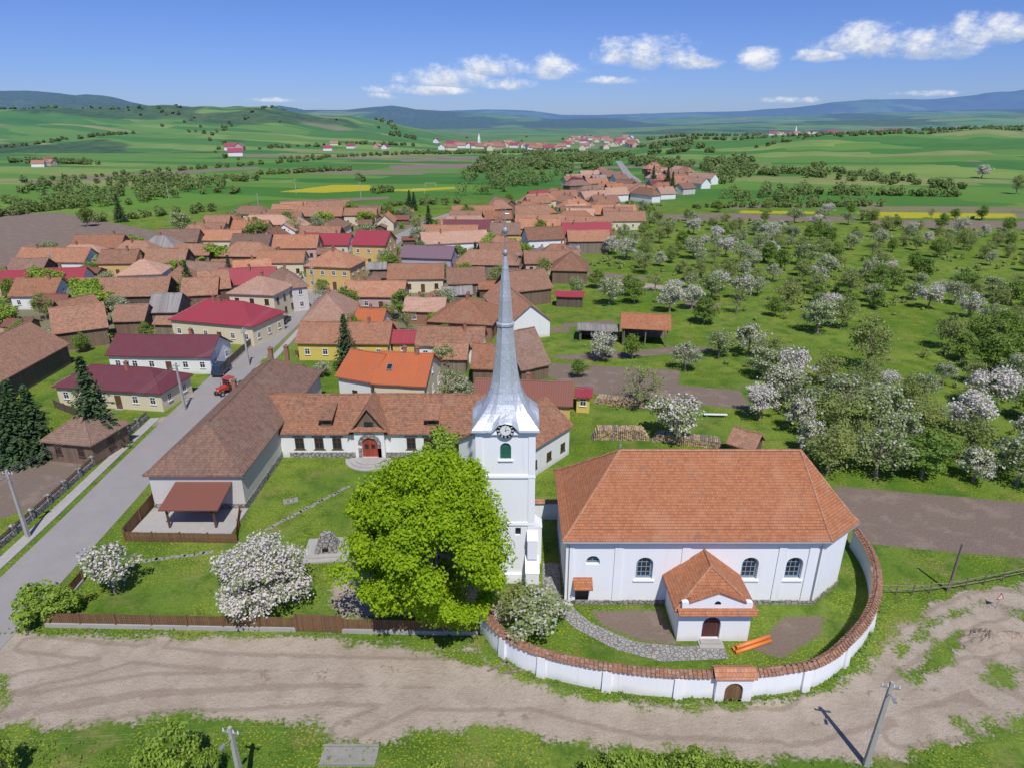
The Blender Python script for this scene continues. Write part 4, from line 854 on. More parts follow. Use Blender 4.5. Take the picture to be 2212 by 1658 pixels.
def tree_meshes(kind,h,rad,cz0,K,n,leaf,mat,bark,cr,seed,tap=.35,box=None,core=.35,la=.14):
    global rng; rng=np.random.default_rng(seed); rr=random.Random(seed)
    rz=(h-cz0)/2; c0=np.array([0,0,cz0+rz]); d=unit(K); rad_=rng.uniform(core,1,K)[:,None]**.5
    cen=c0+d*rad_*np.array([rad-cr*.5,rad-cr*.5,rz-cr*.4]); cen[:,2]=np.maximum(cen[:,2],cz0+.2*cr)
    hf=np.clip((cen[:,2]-cz0)/(2*rz),0,1); taper=1-tap*hf**1.3; cen[:,:2]*=taper[:,None]
    lob=1+la*np.sin(3*np.arctan2(cen[:,1],cen[:,0])+seed+3*hf)+la*.6*np.sin(7*hf+2*np.arctan2(cen[:,1],cen[:,0])); cen[:,:2]*=lob[:,None]
    crr=cr*rng.uniform(.5,1.35,K)
    k=rng.integers(0,K,n); dd=unit(n); dd[:,2]=dd[:,2]*.8+.15; dd/=np.linalg.norm(dd,axis=1)[:,None]
    P0=cen[k]+dd*(crr[k]*rng.uniform(.35,1.12,n))[:,None]*np.array([1,1,.75]); Nn=dd*.6+unit(n)*.6+np.array([0,-.12,.45]); Nn/=np.linalg.norm(Nn,axis=1)[:,None]
    P0[:,2]=np.maximum(P0[:,2],.3)
    if box is not None:
        bad=(P0[:,0]>box[0])&(P0[:,0]<box[1])&(P0[:,1]>box[2])&(P0[:,1]<box[3]); P0=P0[~bad]; Nn=Nn[~bad]
    cm=leafmesh('crown',P0,Nn,leaf,mat)
    m=MB(); tr=h*.022+.05; fork=Vector((rr.uniform(-.2,.2),rr.uniform(-.2,.2),cz0+.15*rz)); m.cyl((0,0,-.1),(0,0,.25),tr*1.5,tr*1.05,8); m.cyl((0,0,.25),fork,tr*1.05,tr*.75,8)
    top=Vector((0,0,cz0+rz*1.5)); m.cyl(fork,top,tr*.7,tr*.15,6)
    for i in rr.sample(range(K),min(K,16)):
        c=Vector(cen[i]); s=fork.lerp(top,rr.uniform(0,.5)); md=s.lerp(c,.5)+Vector((0,0,-.1*rz)); m.cyl(s,md,tr*.38,tr*.24,5); m.cyl(md,c,tr*.24,tr*.08,5)
        for _ in range(3): q=c+Vector(unit(1)[0])*crr[i]; m.cyl(md.lerp(c,.5),q,tr*.12,tr*.04,4)
    return m.mesh('trunk',[bark]),cm,h
def spruce(h,rad,seed):
    global rng; rng=np.random.default_rng(seed); rr=random.Random(seed); P_=[];N_=[]; lv=int(h*4.2)
    for i in range(lv):
        f=i/lv; z=h*.1+h*.9*f; r=rad*(1-f)**.85*rr.uniform(.7,1.2)+.12; nb=int(7+7*(1-f)); a0=rr.random()*7
        for b in range(nb):
            a=a0+b*math.tau/nb+rr.uniform(-.15,.15); rb=r*rr.uniform(.6,1.15); q=max(2,int(rb/.28))
            for j in range(q):
                s=(j+.7)/q
                for w_ in range(2):
                    P_.append((math.cos(a)*rb*s+rr.uniform(-.12,.12),math.sin(a)*rb*s+rr.uniform(-.12,.12),z-rb*.35*s**1.2+rr.uniform(-.08,.08))); N_.append((math.cos(a)*.4+rr.uniform(-.5,.5),math.sin(a)*.4+rr.uniform(-.5,.5),.8))
    P_=np.array(P_); N_=np.array(N_); N_/=np.linalg.norm(N_,axis=1)[:,None]
    m=MB(); m.cyl((0,0,-.1),(0,0,h*.97),h*.02+.05,.02,7); return m.mesh('trunk',['darkbark']),leafmesh('crown',P_,N_,.24,'needle',asp=.45),h
TK={'blossom':[tree_meshes('b',5.5,3.0,1.0,30,3000,.13,'bloss','bark',.9,100+i) for i in range(4)],
 'pale':[tree_meshes('p',5.5,3.1,.9,30,2600,.135,'bloss2','bark',.95,120+i) for i in range(5)],
 'green':[tree_meshes('g',6.5,3.0,.9,34,3000,.17,'leaf','bark',1.1,140+i) for i in range(5)],
 'young':[tree_meshes('y',6.5,3.1,.9,34,2400,.14,'leafo','bark',1.1,160+i) for i in range(5)],
 'bare':[tree_meshes('n',5.5,2.9,1.,34,1000,.11,'leafo','bark',.95,180+i) for i in range(3)],
 'bush':[tree_meshes('s',2.6,1.9,.2,24,3000,.10,'leafb','bark',.6,200+i) for i in range(3)],
 'spruce':[spruce(10,2.3,220),spruce(9,2.1,221)]}
LB={'blossom':('fruit tree covered in white blossom','fruit tree'),'pale':('fruit tree with fading blossom and new leaves','fruit tree'),'green':('rounded green leafy tree','tree'),'young':('tree with sparse young yellow-green leaves','tree'),'bare':('almost bare tree just coming into leaf','tree'),'bush':('dense bright green leafy bush','bush'),'spruce':('tall dark green spruce tree','tree')}
NM={'blossom':'fruit_tree','pale':'fruit_tree','green':'tree','young':'tree','bare':'tree','bush':'bush','spruce':'spruce_tree'}
TREES=[]
def tree(kind,x,y,h,where='standing in grass',group='trees around the village',wide=1.):
    tm,cm,h0=R.choice(TK[kind]); s=h/h0; e=empty(NM[kind],(x,y,H(x,y)),R.uniform(0,6.28),LB[kind][0]+' '+where,LB[kind][1],group)
    s2=s*wide*R.uniform(.9,1.15); e.scale=(s2,s2*R.uniform(.85,1.1),s)
    t=D.objects.new('trunk',tm); link(t,e); c=D.objects.new('crown',cm); link(c,e); TREES.append((x,y)); return e
def tp(kind,px,py,h,where='standing in grass',**k): p=G(px,py); return tree(kind,p.x,p.y,h,where,**k)
for a in [('blossom',1455,950,7.2),('blossom',1640,905,6.),('pale',1765,720,7.5),('young',1870,800,10),('young',2195,420,12),('blossom',2118,392,10),('green',1990,1030,6.5),('blossom',1300,778,5.5),('bare',1380,880,7),('pale',1480,800,5.5),('green',1365,775,5),('green',1250,815,3.5),('pale',1245,640,5),('green',1520,700,6),
 ('blossom',250,1278,5.2),('blossom',2212,1010,5.),('bush',960,990,4.6),('pale',975,868,5.5),('pale',1005,880,4.5),('green',560,530,10),('green',620,500,8),('pale',395,505,9),('spruce',928,520,13),('green',660,825,3.5),('pale',700,815,3.),
 ('spruce',752,795,10),('spruce',412,640,9),('spruce',502,625,9),('spruce',1028,590,9),('green',1170,520,8),('pale',960,800,5),('bare',200,715,6),('bare',700,650,5),('green',100,660,6),('green',30,650,6),('pale',60,575,5),('green',140,580,6),('pale',115,560,6),('bush',560,700,3),('bush',700,625,3),('green',1060,560,6),('green',990,570,6),('spruce',1450,425,14),('spruce',1440,415,15),('spruce',1410,400,13),('spruce',262,480,12),('green',190,490,9),
 ('green',760,480,9),('green',840,480,8),('green',1010,480,8),('bare',640,520,9),('spruce',885,450,9),('spruce',895,455,9),('green',1100,455,8),('young',900,500,6),('green',1290,520,6),('green',1330,540,5),('green',810,720,4),('green',860,640,4),('bare',880,720,5),('green',590,690,4),('green',685,760,3),('young',840,700,5),('green',760,640,4),('young',890,580,5),('green',545,560,6),('green',335,640,5),('green',470,650,5),('young',60,740,5),('green',180,760,4),('young',100,690,6),('green',5,690,5)]:
    tp(*a)
op=GP([(1290,550),(1400,485),(1560,455),(2300,478),(2700,640),(2600,1060),(2212,1075),(1800,1030),(1650,935),(1500,870),(1630,800),(1490,775),(1460,690),(1220,650)])
avoid=[(G(1400,740),9),(G(1290,740),8)]
cand=0; n=0; nk={'f':0,'t':0}
while cand<30000 and n<265:
    cand+=1; y=66+264*R.random()**1.15; x=R.uniform(10,y*.84+6)
    if sd1(x,y,op)<0: continue
    den=fbm(np.array([x/22.]),np.array([y/22.]),77,2)[0]
    if den<.36 and y>100: continue
    md=4.3+(y-66)*.018
    if any((x-a)**2+(y-b)**2<md*md for a,b in TREES) or any((x-a.x)**2+(y-a.y)**2<r*r for a,r in avoid): continue
    if max(sd1(x,y,p) for p in PLOW)>-1.5: continue
    if any((x-a)**2+(y-b)**2<(c+2.5)**2 for a,b,c in FP): continue
    k=R.choices(['blossom','pale','green','young','bare'],[1.5,3.1,2.5,3.4,.6])[0]
    tree(k,x,y,R.uniform(4.2,7.2),'in the orchard grass','fruit trees of the orchard'); n+=1; nk['f' if k in('blossom','pale') else 't']+=1
print('orchard',n,nk)
k=0
for _ in range(5000):
    if k>=115: break
    y=R.uniform(100,330); x=R.uniform(-160,80)
    if sd1(x,y,VP)<1 or dline(np.array([x]),np.array([y]),road2)[0]<6: continue
    if any(math.hypot(x-a,y-b)<c*.78+1.2 for a,b,c in FP) or any((x-a)**2+(y-b)**2<8 for a,b in TREES): continue
    tree(R.choice(['green','young','pale','bush','bush','pale','green']),x,y,R.uniform(3,7.2),'in a village yard','trees of the village yards'); k+=1
tp('pale',1168,1372,4.6,'overhanging the churchyard wall',wide=1.2); tp('young',1118,1352,4.4,'overhanging the churchyard wall',wide=.9)
for a in [(222,968,13),(25,985,10.5),(62,990,11),(95,985,10),(-20,980,11),(45,1000,9)]: tp('spruce',a[0],a[1],a[2],'beside the street garden',wide=1.15)
for x,y,h in((-21.5,29.5,5.4),(-33,29.8,4.2),(-23,29.,4.),(-19.5,29.2,3.6)): tree('bush',x,y,h,'on the grass verge',wide=.42)
for x,y,h in((-4.6,28.4,2.8),(-5.8,28.8,2.2),(3.6,28.6,2.2),(5.5,28.7,2.8),(7.5,29.,3.3),(9.2,28.8,3.2),(11.2,28.9,3.6),(13.2,28.7,3.1),(15,28.5,2.8)): tree('bush',x,y,h,'on the grass verge',wide=.65)
tp('bush',95,1338,3.6,'beside the road verge'); tp('bush',150,1325,2.6,'beside the road verge')
def bespoke(name,loc,meshes,label,cat):
    e=empty(name,loc,0,label,cat); link(D.objects.new('trunk',meshes[0]),e); link(D.objects.new('crown',meshes[1]),e)
p=G(575,1300); bespoke('fruit_tree',(p.x,p.y,0),tree_meshes('x',6.4,5.4,.6,95,15000,.12,'bloss','bark',1.0,301,.4),'large spreading fruit tree in white blossom','fruit tree')
ch=tree_meshes('c',16.7,8.7,1.3,230,140000,.125,'chest','bark',1.3,305,.52,(3.4,99,4.6,99),.45,.13)
bespoke('chestnut_tree',(-6.7,44.8,0),ch,'huge bright yellow-green chestnut tree beside the bell tower','tree')
# ------------------------------------------------ uncountable vegetation
def clumps(name,items,mat,label,cat,nl=45,szf=.0022,smin=.7,smax=3.5):
    r=np.random.default_rng(77); Ps=[];Ns=[]
    for x,y,h in items:
        z=H(x,y); d=r.normal(size=(nl,3)); d/=np.linalg.norm(d,axis=1)[:,None]; q=d*np.array([h*.45,h*.45,h*.42])*r.uniform(.5,1.1,nl)[:,None]; q[:,2]+=h*.45; Ps.append(q+np.array([x,y,z])); N=d*.8+r.normal(size=(nl,3))*.5+np.array([0,-.15,.5]); Ns.append(N/np.linalg.norm(N,axis=1)[:,None])
    P0=np.concatenate(Ps); N0=np.concatenate(Ns); global rng; rng=np.random.default_rng(5); sz=np.clip(np.linalg.norm(P0,axis=1)*szf,smin,smax)
    o=link(D.objects.new(name,leafmesh(name,P0,N0,sz,mat))); o['kind']='stuff'; o['label']=label; o['category']=cat
def wood():
    r=np.random.default_rng(77); it=[]
    zones=[([(0,450),(60,405),(330,388),(560,385),(540,408),(440,425),(200,452)],150,(4,8)),([(985,435),(1000,380),(1050,342),(1250,332),(1400,345),(1480,372),(1300,366),(1150,405)],300,(5,10)),([(1540,442),(1500,410),(1520,350),(1700,352),(1840,385),(2080,402),(2080,436),(1800,440)],230,(4,8)),([(1400,400),(1560,345),(1480,330),(1380,335)],70,(5,8))]
    for pl,n,hr in zones:
        W=GP(pl); xs=[p.x for p in W]; ys=[p.y for p in W]; k=0; t=0
        while k<n and t<20000:
            t+=1; x=r.uniform(min(xs),max(xs)); y=r.uniform(min(ys),max(ys))
            if sd1(x,y,W)<0: continue
            if fbm(np.array([x/35]),np.array([y/35]),3)[0]<.5: continue
            if dline(np.array([x]),np.array([y]),road2)[0]<9 or any((x-a)**2+(y-b)**2<(c+3)**2 for a,b,c in FP): continue
            it.append((x,y,r.uniform(*hr))); k+=1
    lines=[((1380,330),(1900,322),90,6),((1900,322),(2250,312),80,6),((560,378),(760,368),40,5),((40,352),(210,356),34,7),((1640,342),(2200,330),90,5),((820,300),(905,318),25,10),((60,395),(700,345),50,5),((600,345),(1040,330),60,5),((470,415),(520,420),8,5),((780,390),(795,395),3,8),((805,418),(850,415),6,6),((840,445),(1000,440),16,5),((1700,420),(2080,425),40,7),((380,300),(520,350),24,6),((1500,450),(1900,446),48,4.5),((-20,470),(200,445),26,6),((200,480),(480,455),24,5),((0,330),(300,318),40,6),((1400,312),(1650,306),50,7),((0,300),(420,310),40,7),((560,330),(900,322),40,6),((900,335),(1250,328),60,6),((300,290),(700,275),40,8),((0,275),(260,270),34,9),((450,320),(640,300),26,7)]
    for a,b,n,h in lines:
        A,B=G(*a),G(*b)
        for i in range(n): q=A.lerp(B,(i+r.uniform(-.5,.5))/n); s=A.y*.005; it.append((q.x+r.normal()*s,q.y+r.normal()*s*1.3,h*r.uniform(.45,1.1)))
    for i in range(90):
        u=r.uniform(-.8,.8); d=r.uniform(900,2400); x=u*d
        if fbm(np.array([x/150]),np.array([d/150]),8)[0]<.55: continue
        it.append((x,d,r.uniform(3,6)))
    clumps('distant_woodland',it,'farleaf','mixed hedgerows and woods across the far fields','woodland',80,.0015,.4,2.4)
    u=[]
    for _ in range(9000):
        if len(u)>=420: break
        y=r.uniform(68,340); x=r.uniform(8,y*.86+8)
        if sd1(x,y,op)<0 or fbm(np.array([x/14.]),np.array([y/14.]),31,2)[0]<.50 or max(sd1(x,y,p) for p in PLOW)>-1: continue
        u.append((x,y,r.uniform(.6,2.)))
    clumps('undergrowth',u,'leafo','low scrub and saplings scattered through orchard grass','undergrowth',40,.0016,.13,.5)
    u=[]
    for _ in range(6000):
        if len(u)>=400: break
        y=r.uniform(100,360); x=r.uniform(-160,90)
        if sd1(x,y,VP)<0 or dline(np.array([x]),np.array([y]),road2)[0]<5.5 or any(math.hypot(x-a,y-b)<c*.8+.8 for a,b,c in FP): continue
        u.append((x,y,r.uniform(.8,2.8)))
    clumps('garden_shrubs',u,'leaf','shrubs and garden plants between the village houses','shrubs',50,.0016,.16,.5)
    u=[]
    for _ in range(900):
        x=r.uniform(-34,30); y=r.uniform(28,32.6)
        if max(sd1(x,y,p) for p in DIRT)>-.4: continue
        u.append((x,y,r.uniform(.12,.35)))
    for a,b,n in [((-100,1365),(1030,1374),150)]:
        A,B=G(*a),G(*b)
        for i in range(n): q=A.lerp(B,r.random()); u.append((q.x,q.y+r.normal()*.2,r.uniform(.1,.25)))
    wp=GP([(1036,1345),(1062,1400),(1125,1452),(1250,1488),(1410,1510),(1560,1514),(1700,1502),(1790,1472),(1862,1398),(1892,1345),(1900,1300)])
    for a,b in zip(wp,wp[1:]):
        for i in range(int((b-a).length*7)): q=a.lerp(b,r.random()); u.append((q.x+r.normal()*.18,q.y+r.normal()*.15,r.uniform(.1,.35)))
    clumps('grass_tufts',u,'leaf','grass tufts and weeds along verges and wall base','grass',9,.0014,.06,.09)
wood()
# ------------------------------------------------ props
def pole(x,y,h,label,lean=(0,0),mat='concrete',arm=True,w=.17):
    e=empty('power_pole',(x,y,0),R.uniform(-.3,.3),label,'power pole'); e.rotation_euler=(lean[0],lean[1],e.rotation_euler[2])
    m=MB(); 
    if mat=='concrete': m.prism([(-w,-w),(w,-w),(w,w),(-w,w)],-.2,h,0,[(-w*.6,-w*.6),(w*.6,-w*.6),(w*.6,w*.6),(-w*.6,w*.6)])
    else: m.cyl((0,0,-.2),(0,0,h),.14,.10,8)
    m.obj('pole',[mat],e)
    if arm:
        m=MB(); m.box(-.55,.55,-.05,.05,h-.5,h-.4); m.obj('crossarm',['steel'],e)
        for i in(-.5,-.18,.18,.5): m=MB(); m.cyl((i,0,h-.4),(i,0,h-.2),.05,.03,6); m.obj('insulator',['whiteframe'],e)
        m=MB(); m.cyl((0,-.1,h-.9),(0,-.8,h-.6),.03,.03,5); m.box(-.1,.1,-1.1,-.7,h-.65,h-.54); m.obj('lamp',['steel'],e)
pole(23.8,30.9,7.4,'leaning grey concrete power pole beside the dirt yard',(0,.02))
pole(-17,28.5,6.3,'concrete power pole on the grass verge')
p=G(62,1160); pole(p.x,p.y,8.,'tall concrete power pole beside the pavement')
for a in [(400,885,7.5),(538,790,7),(680,640,7.5),(120,600,7),(365,430,9),(640,420,9),(780,430,9),(560,455,8),(1118,600,7)]: p=G(*a[:2]); pole(p.x,p.y,a[2],'slim power pole standing in the village')
p=G(2048,1275); pole(p.x,p.y,5.2,'short weathered wooden pole beside rail fence',mat='oldwood',arm=False)
def wires(pts,n=4,rad=.008,label='sagging overhead power lines between poles'):
    o=Vector(pts[0]); m=MB()
    for a,b in zip(pts,pts[1:]):
        a=Vector(a);b=Vector(b); d=(b-a).normalized(); q=Vector((-d.y,d.x,0))
        for k in range(n):
            f=(k-(n-1)/2)*.4; last=None
            for i in range(13):
                t=i/12; p=a.lerp(b,t)+q*f-Vector((0,0,4*.9*t*(1-t))); p=p-o
                if last is not None: m.cyl(last,p,rad,rad,3)
                last=p
    tag(m.obj('power_line',['concrete'],None,o),label,'power line')
p=G(62,1160); q=G(400,885); r_=G(538,790); s_=G(680,640)
wires([(p.x-4,p.y-30,7.8),(p.x,p.y,7.8),(q.x,q.y,7.3),(r_.x,r_.y,6.8),(s_.x,s_.y,7.2)],3)
wires([(-62,27.5,6.),(-17,28.5,6.1),(23.8,30.9,7.2),(60,36,7.)],2,.0022)
p=G(708,1188); e=empty('monument',(p.x,p.y,0),.1,'stepped pyramid monument of pale stone on a slab base','monument')
m=MB(); m.box(-2.2,2.2,-2.,2.,0,.15); m.box(-1.6,1.6,-1.5,1.5,.151,.34); m.obj('base',['concrete'],e)
m=MB(); 
for i in range(7): s=1.1-.1*i; m.box(-s,s,-s*.9,s*.9,.341+i*.24,.341+(i+1)*.24-.004)
m.obj('pyramid',['stone'],e); m=MB(); m.box(-.3,.3,-1.04,-.995,.6,1.0); m.obj('plaque',['black'],e)
p=G(628,1082); m=MB(); m.box(-.8,.8,-.5,.5,0,.12); m.box(-.5,.5,-.3,.3,.121,.2,1); tag(m.obj('well_cover',['step','stone'],None,(p.x,p.y,0),.4),'flat concrete well cover set in lawn','well cover')
A,B=G(1588,1408,.15),G(1665,1382,.15)
for i in range(3):
    d=(B-A).normalized(); q=Vector((-d.y,d.x,0)); a=A+q*(.0+.36*i) if i<2 else A+q*.18+Vector((0,0,.3)); m=MB(); a2=a.lerp(B+(a-A),.0 if i!=2 else .05); b2=(B+(a-A)) if i!=1 else A.lerp(B,.85)+(a-A)
    N=12; t=(b2-a2).normalized(); u=Vector((-t.y,t.x,0)); 
    def ringp(c,r): return [c+(u*math.cos(k*math.tau/N)+Vector((0,0,1))*math.sin(k*math.tau/N))*r for k in range(N)]
    vs=ringp(a2,.16)+ringp(b2,.16)+ringp(b2,.14)+ringp(a2,.14); fs=[]
    for s in range(4): fs+=[[s*N+k,s*N+(k+1)%N,((s+1)%4)*N+(k+1)%N,((s+1)%4)*N+k] for k in range(N)]
    m.add([v-a2 for v in vs],fs); tag(m.obj('pipe',['pipe'],None,a2,smooth=True),'orange plastic drain pipe lying in churchyard grass','pipe','orange pipes in the churchyard')
def pile(px0,py0,px1,py1,h,d=1.6):
    A,B=G(px0,py0),G(px1,py1); t=(B-A); L=t.length; m=MB(); r=.13; rows=int(h/(r*1.8)); 
    for j in range(rows):
        n=int((L-j*.25)/(2*r))
        for i in range(n):
            x=j*.12+(i+.5)*2*r+(r if j%2 else 0); rr=r*R.uniform(.85,1.1); y0=R.uniform(-.08,.08); m.cyl((x,y0,r+j*r*1.75),(x,y0+d,r+j*r*1.75),rr,rr,6,R.choice([0,1,1,1,1,1]))
    tag(m.obj('woodpile',['bark','logs'],None,A,math.atan2(t.y,t.x)),'long stacked pile of split firewood logs','woodpile','firewood piles behind the church')
pile(1278,950,1405,952,1.7); pile(1282,872,1392,884,1.3); pile(1408,954,1560,970,1.3)
def heap(px,py,rx,ry,h,label):
    p=G(px,py); m=MB(); N=36; K=12; vs=[]
    for j in range(K):
        f=j/(K-1)
        for k in range(N):
            a=k*math.tau/N; rr=(1-f)*(1+.22*math.sin(2*a+px)+.12*math.sin(5*a)+R.uniform(-.05,.05))+.01; z=h*(1-(1-f)**1.6)*(1+R.uniform(-.2,.2)) if j else -.1
            vs.append((rx*rr*math.cos(a),ry*rr*math.sin(a),z))
    m.add(vs,[[j*N+k,j*N+(k+1)%N,(j+1)*N+(k+1)%N,(j+1)*N+k] for j in range(K-1) for k in range(N)]+[[ (K-1)*N+k for k in range(N)]]); tag(m.obj('earth_heap',['soil'],None,p),label,'earth heap')
heap(2130,1385,2.4,1.4,.9,'rough heap of pale gravel and earth on bare ground'); heap(2195,1376,1.5,.9,.45,'low spread heap of earth beside larger heap')
p=G(1545,900); e=empty('bench',(p.x,p.y,0),-.05,'pale wooden garden bench on orchard grass','bench'); m=MB(); m.box(-1.7,1.7,-.25,.25,.42,.48); m.obj('seat',['whiteframe'],e)
for x in(-1.3,1.3): m=MB(); m.box(x-.05,x+.05,-.2,.2,0,.419); m.obj('leg',['oldwood'],e)
p=G(2152,1312); e=empty('road_sign',(p.x,p.y,0),.2,'red and white triangular warning sign on post','road sign'); m=MB(); m.cyl((0,0,0),(0,0,1.7),.035,.035,6); m.obj('post',['concrete'],e)
m=MB(); m.yprism([(-.4,1.),(.4,1.),(0,1.7)],-.06,-.04,0); m.yprism([(-.25,1.08),(.25,1.08),(0,1.52)],-.066,-.0601,1); m.box(-.025,.025,-.07,-.0661,1.15,1.35,2); m.obj('plate',['redpaint','whiteframe','black'],e)
m=MB(); A=G(755,1632); m.box(-1.9,1.9,-.6,.6,-.1,.1); m.box(-1.9,1.9,-.78,-.602,-.1,.22); m.box(-1.9,1.9,.602,.78,-.1,.22); tag(m.obj('culvert',['step'],None,A),'small concrete slab culvert crossing the verge','culvert')
for a in ((1075,1440,.5),(1095,1432,-.9),(1110,1450,.2)):
    p=G(a[0],a[1]); m=MB(); m.box(-.9,.9,-.09,.09,.02,.08); tag(m.obj('plank',['oldwood'],None,p,a[2]),'loose weathered plank lying by the churchyard wall','plank','loose planks by the wall')
# ------------------------------------------------ vehicles
def wheel(par,x,y,r,w,nm='wheel'):
    wh=D.objects.new(nm,None); link(wh,par,(x,y,r)); m=MB(); m.cyl((0,-w/2,0),(0,w/2,0),r,r,16); m.obj('tyre',['rubber'],wh); m=MB(); m.cyl((0,-w/2-.01,0),(0,w/2+.01,0),r*.58,r*.58,12); m.obj('rim',['steel'],wh)
def car(x,y,ang,col,label,van=False):
    e=empty('parked_car',(x,y,.03),ang,label,'car','cars parked along the street'); L=4.6 if van else 4.2
    a=L/2; top=1.95 if van else 1.5
    m=MB()
    lo=[(-a,.35),(a-.05,.35),(a,.6),(a-.05,.85),(a-.9,1.0),(-a+.05,1.02),(-a,.8)]
    m.yprism(lo,-.86,.86); 
    g=[(a-.95,1.0),(a-1.65,top-.05),(a-1.8,top),(-a+.35,top),(-a+.08,1.02)]
    n=len(g); vs=[(q[0],-.82 if q[1]<1.1 else -.68,q[1]) for q in g]+[(q[0],.82 if q[1]<1.1 else .68,q[1]) for q in g]
    m.add(vs,[[i,(i+1)%n,n+(i+1)%n,n+i] for i in range(n)]+[list(range(n-1,-1,-1)),list(range(n,2*n))]); b=m.obj('body',[col],e)
    md=b.modifiers.new('bev','BEVEL'); md.width=.05; md.segments=2
    for s in(-1,1):
        for x0,x1 in((-a+.3,-.35),(-.25,a-1.45)):
            m=MB(); z0,z1=1.06,top-.12; yy=lambda z: s*(.82-.14*(z-1.02)/(top-1.02)+.025); x1b=x1-(.3 if x1>0 else 0); x0b=x0+(.1 if x0<-1 else 0)
            m.poly([(x0,yy(z0),z0),(x1,yy(z0),z0),(x1b,yy(z1),z1),(x0b,yy(z1),z1)]); m.obj('window',['glass'],e)
    m=MB(); m.poly([(a-1.0,-.7,1.07),(a-1.0,.7,1.07),(a-1.58,.62,top-.1),(a-1.58,-.62,top-.1)]); o=m.obj('windscreen',['glass'],e); o.location=(.045,0,.02)
    for s in(-1,1): m=MB(); m.box(a-.08,a+.02,s*.6-.15,s*.6+.15,.62,.78); m.obj('headlight',['whiteframe'],e)
    for wx in(-a+.8,a-.85):
        for s in(-.78,.78): wheel(e,wx,s,.33,.22)
p=G(480,806); car(p.x,p.y,math.pi/2,'carblue','dark blue van parked on the street verge',True)
p=G(615,697); car(p.x,p.y,math.pi/2,'carblack','black car parked beside the cream house')
p=G(786,572); car(p.x,p.y,-.3,'carwhite','white van parked at the street bend',True)
p=G(815,556); car(p.x,p.y,.5,'carwhite','white van parked at the street bend',True)
p=G(845,546); car(p.x,p.y,1.2,'carsilver','grey car parked at the street bend')
def tractor(x,y,ang):
    e=empty('tractor',(x,y,.03),ang,'old red farm tractor with cab driving on the street','tractor')
    m=MB(); m.xprism([(-.35,.75),(.35,.75),(.38,1.25),(.25,1.45),(-.25,1.45),(-.38,1.25)],.2,1.9); m.box(-.6,.25,-.45,.45,.6,1.15); m.obj('body',['redpaint'],e)
    m=MB(); 
    for X in(-1.,.15):
        for s in(-.55,.55): m.cyl((X,s,1.1),(X*.92,s*.95,2.35),.05,.05,5)
    m.box(-1.2,.3,-.68,.68,2.35,2.47); m.box(-1.15,-.7,-.5,.5,1.,1.2); m.obj('cab',['redpaint'],e)
    m=MB(); m.poly([(.2,-.5,1.4),(.2,.5,1.4),(.17,.48,2.3),(.17,-.48,2.3)]); m.obj('windscreen',['glass'],e)
    for s in(-1,1):
        m=MB(); m.box(-1.15,.0,s*.75-.2,s*.75+.2,1.5,1.56); m.obj('mudguard',['redpaint'],e); wheel(e,-.6,s*.75,.75,.4); wheel(e,1.55,s*.62,.42,.24)
        m=MB(); m.box(1.88,1.95,s*.25-.09,s*.25+.09,1.05,1.22); m.obj('headlight',['whiteframe'],e)
    m=MB(); m.cyl((1.2,.2,1.4),(1.2,.2,2.2),.04,.04,6); m.obj('exhaust',['black'],e)
    e2=empty('harrow',(x-math.cos(ang)*3.3,y-math.sin(ang)*3.3,.03),ang,'green towed farm implement hitched behind the tractor','farm machine'); m=MB()
    for X in(-1.2,-.4,.4): m.cyl((X,-1.1,.6),(X,1.1,.6),.06,.06,6)
    for s in(-.9,0,.9): m.cyl((-1.3,s,.6),(.6,s,.6),.05,.05,6)
    m.cyl((.6,-.9,.6),(2.,0,.6),.05,.05,6); m.cyl((.6,.9,.6),(2.,0,.6),.05,.05,6)
    for X in(-1.2,-.4,.4):
        for s in range(8): m.cyl((X,-1.+s*.28,.6),(X-.15,-1.+s*.28,.12),.03,.015,4)
    m.obj('frame',['greenpaint'],e2)
    for s in(-1.2,1.2): wheel(e2,-.4,s,.3,.15)
p=G(492,848); tractor(p.x,p.y,-math.pi/2-.45)
for px,py,z in((293,832,3.6),(462,760,3.4)):
    p=G(px,py,z); m=MB(); pr=[(.02,.12),(.18,.09),(.34,.02),(.42,-.06)]; N=14; vs=[(r*math.cos(k*math.tau/N),d,r*math.sin(k*math.tau/N)) for r,d in pr for k in range(N)]
    m.add(vs,[[i*N+k,i*N+(k+1)%N,(i+1)*N+(k+1)%N,(i+1)*N+k] for i in range(3) for k in range(N)]+[list(range(N))]); m.cyl((0,.1,0),(0,.3,-.6),.03,.03,5); m.cyl((0,.08,-.3),(0,-.5,0),.015,.015,4)
    tag(m.obj('satellite_dish',['whiteframe'],None,p,.3),'white satellite dish mounted on a maroon roof','satellite dish')
for px,py in((905,418),(930,404)):
    p=G(px,py); m=MB(); m.cyl((-3.6,0,0),(-3.6,0,2.4),.08,.08,6); m.cyl((3.6,0,0),(3.6,0,2.4),.08,.08,6); m.cyl((-3.6,0,2.4),(3.6,0,2.4),.08,.08,6); tag(m.obj('football_goal',['whiteframe'],None,p),'white metal football goal on a meadow','football goal','goals on the village pitch')
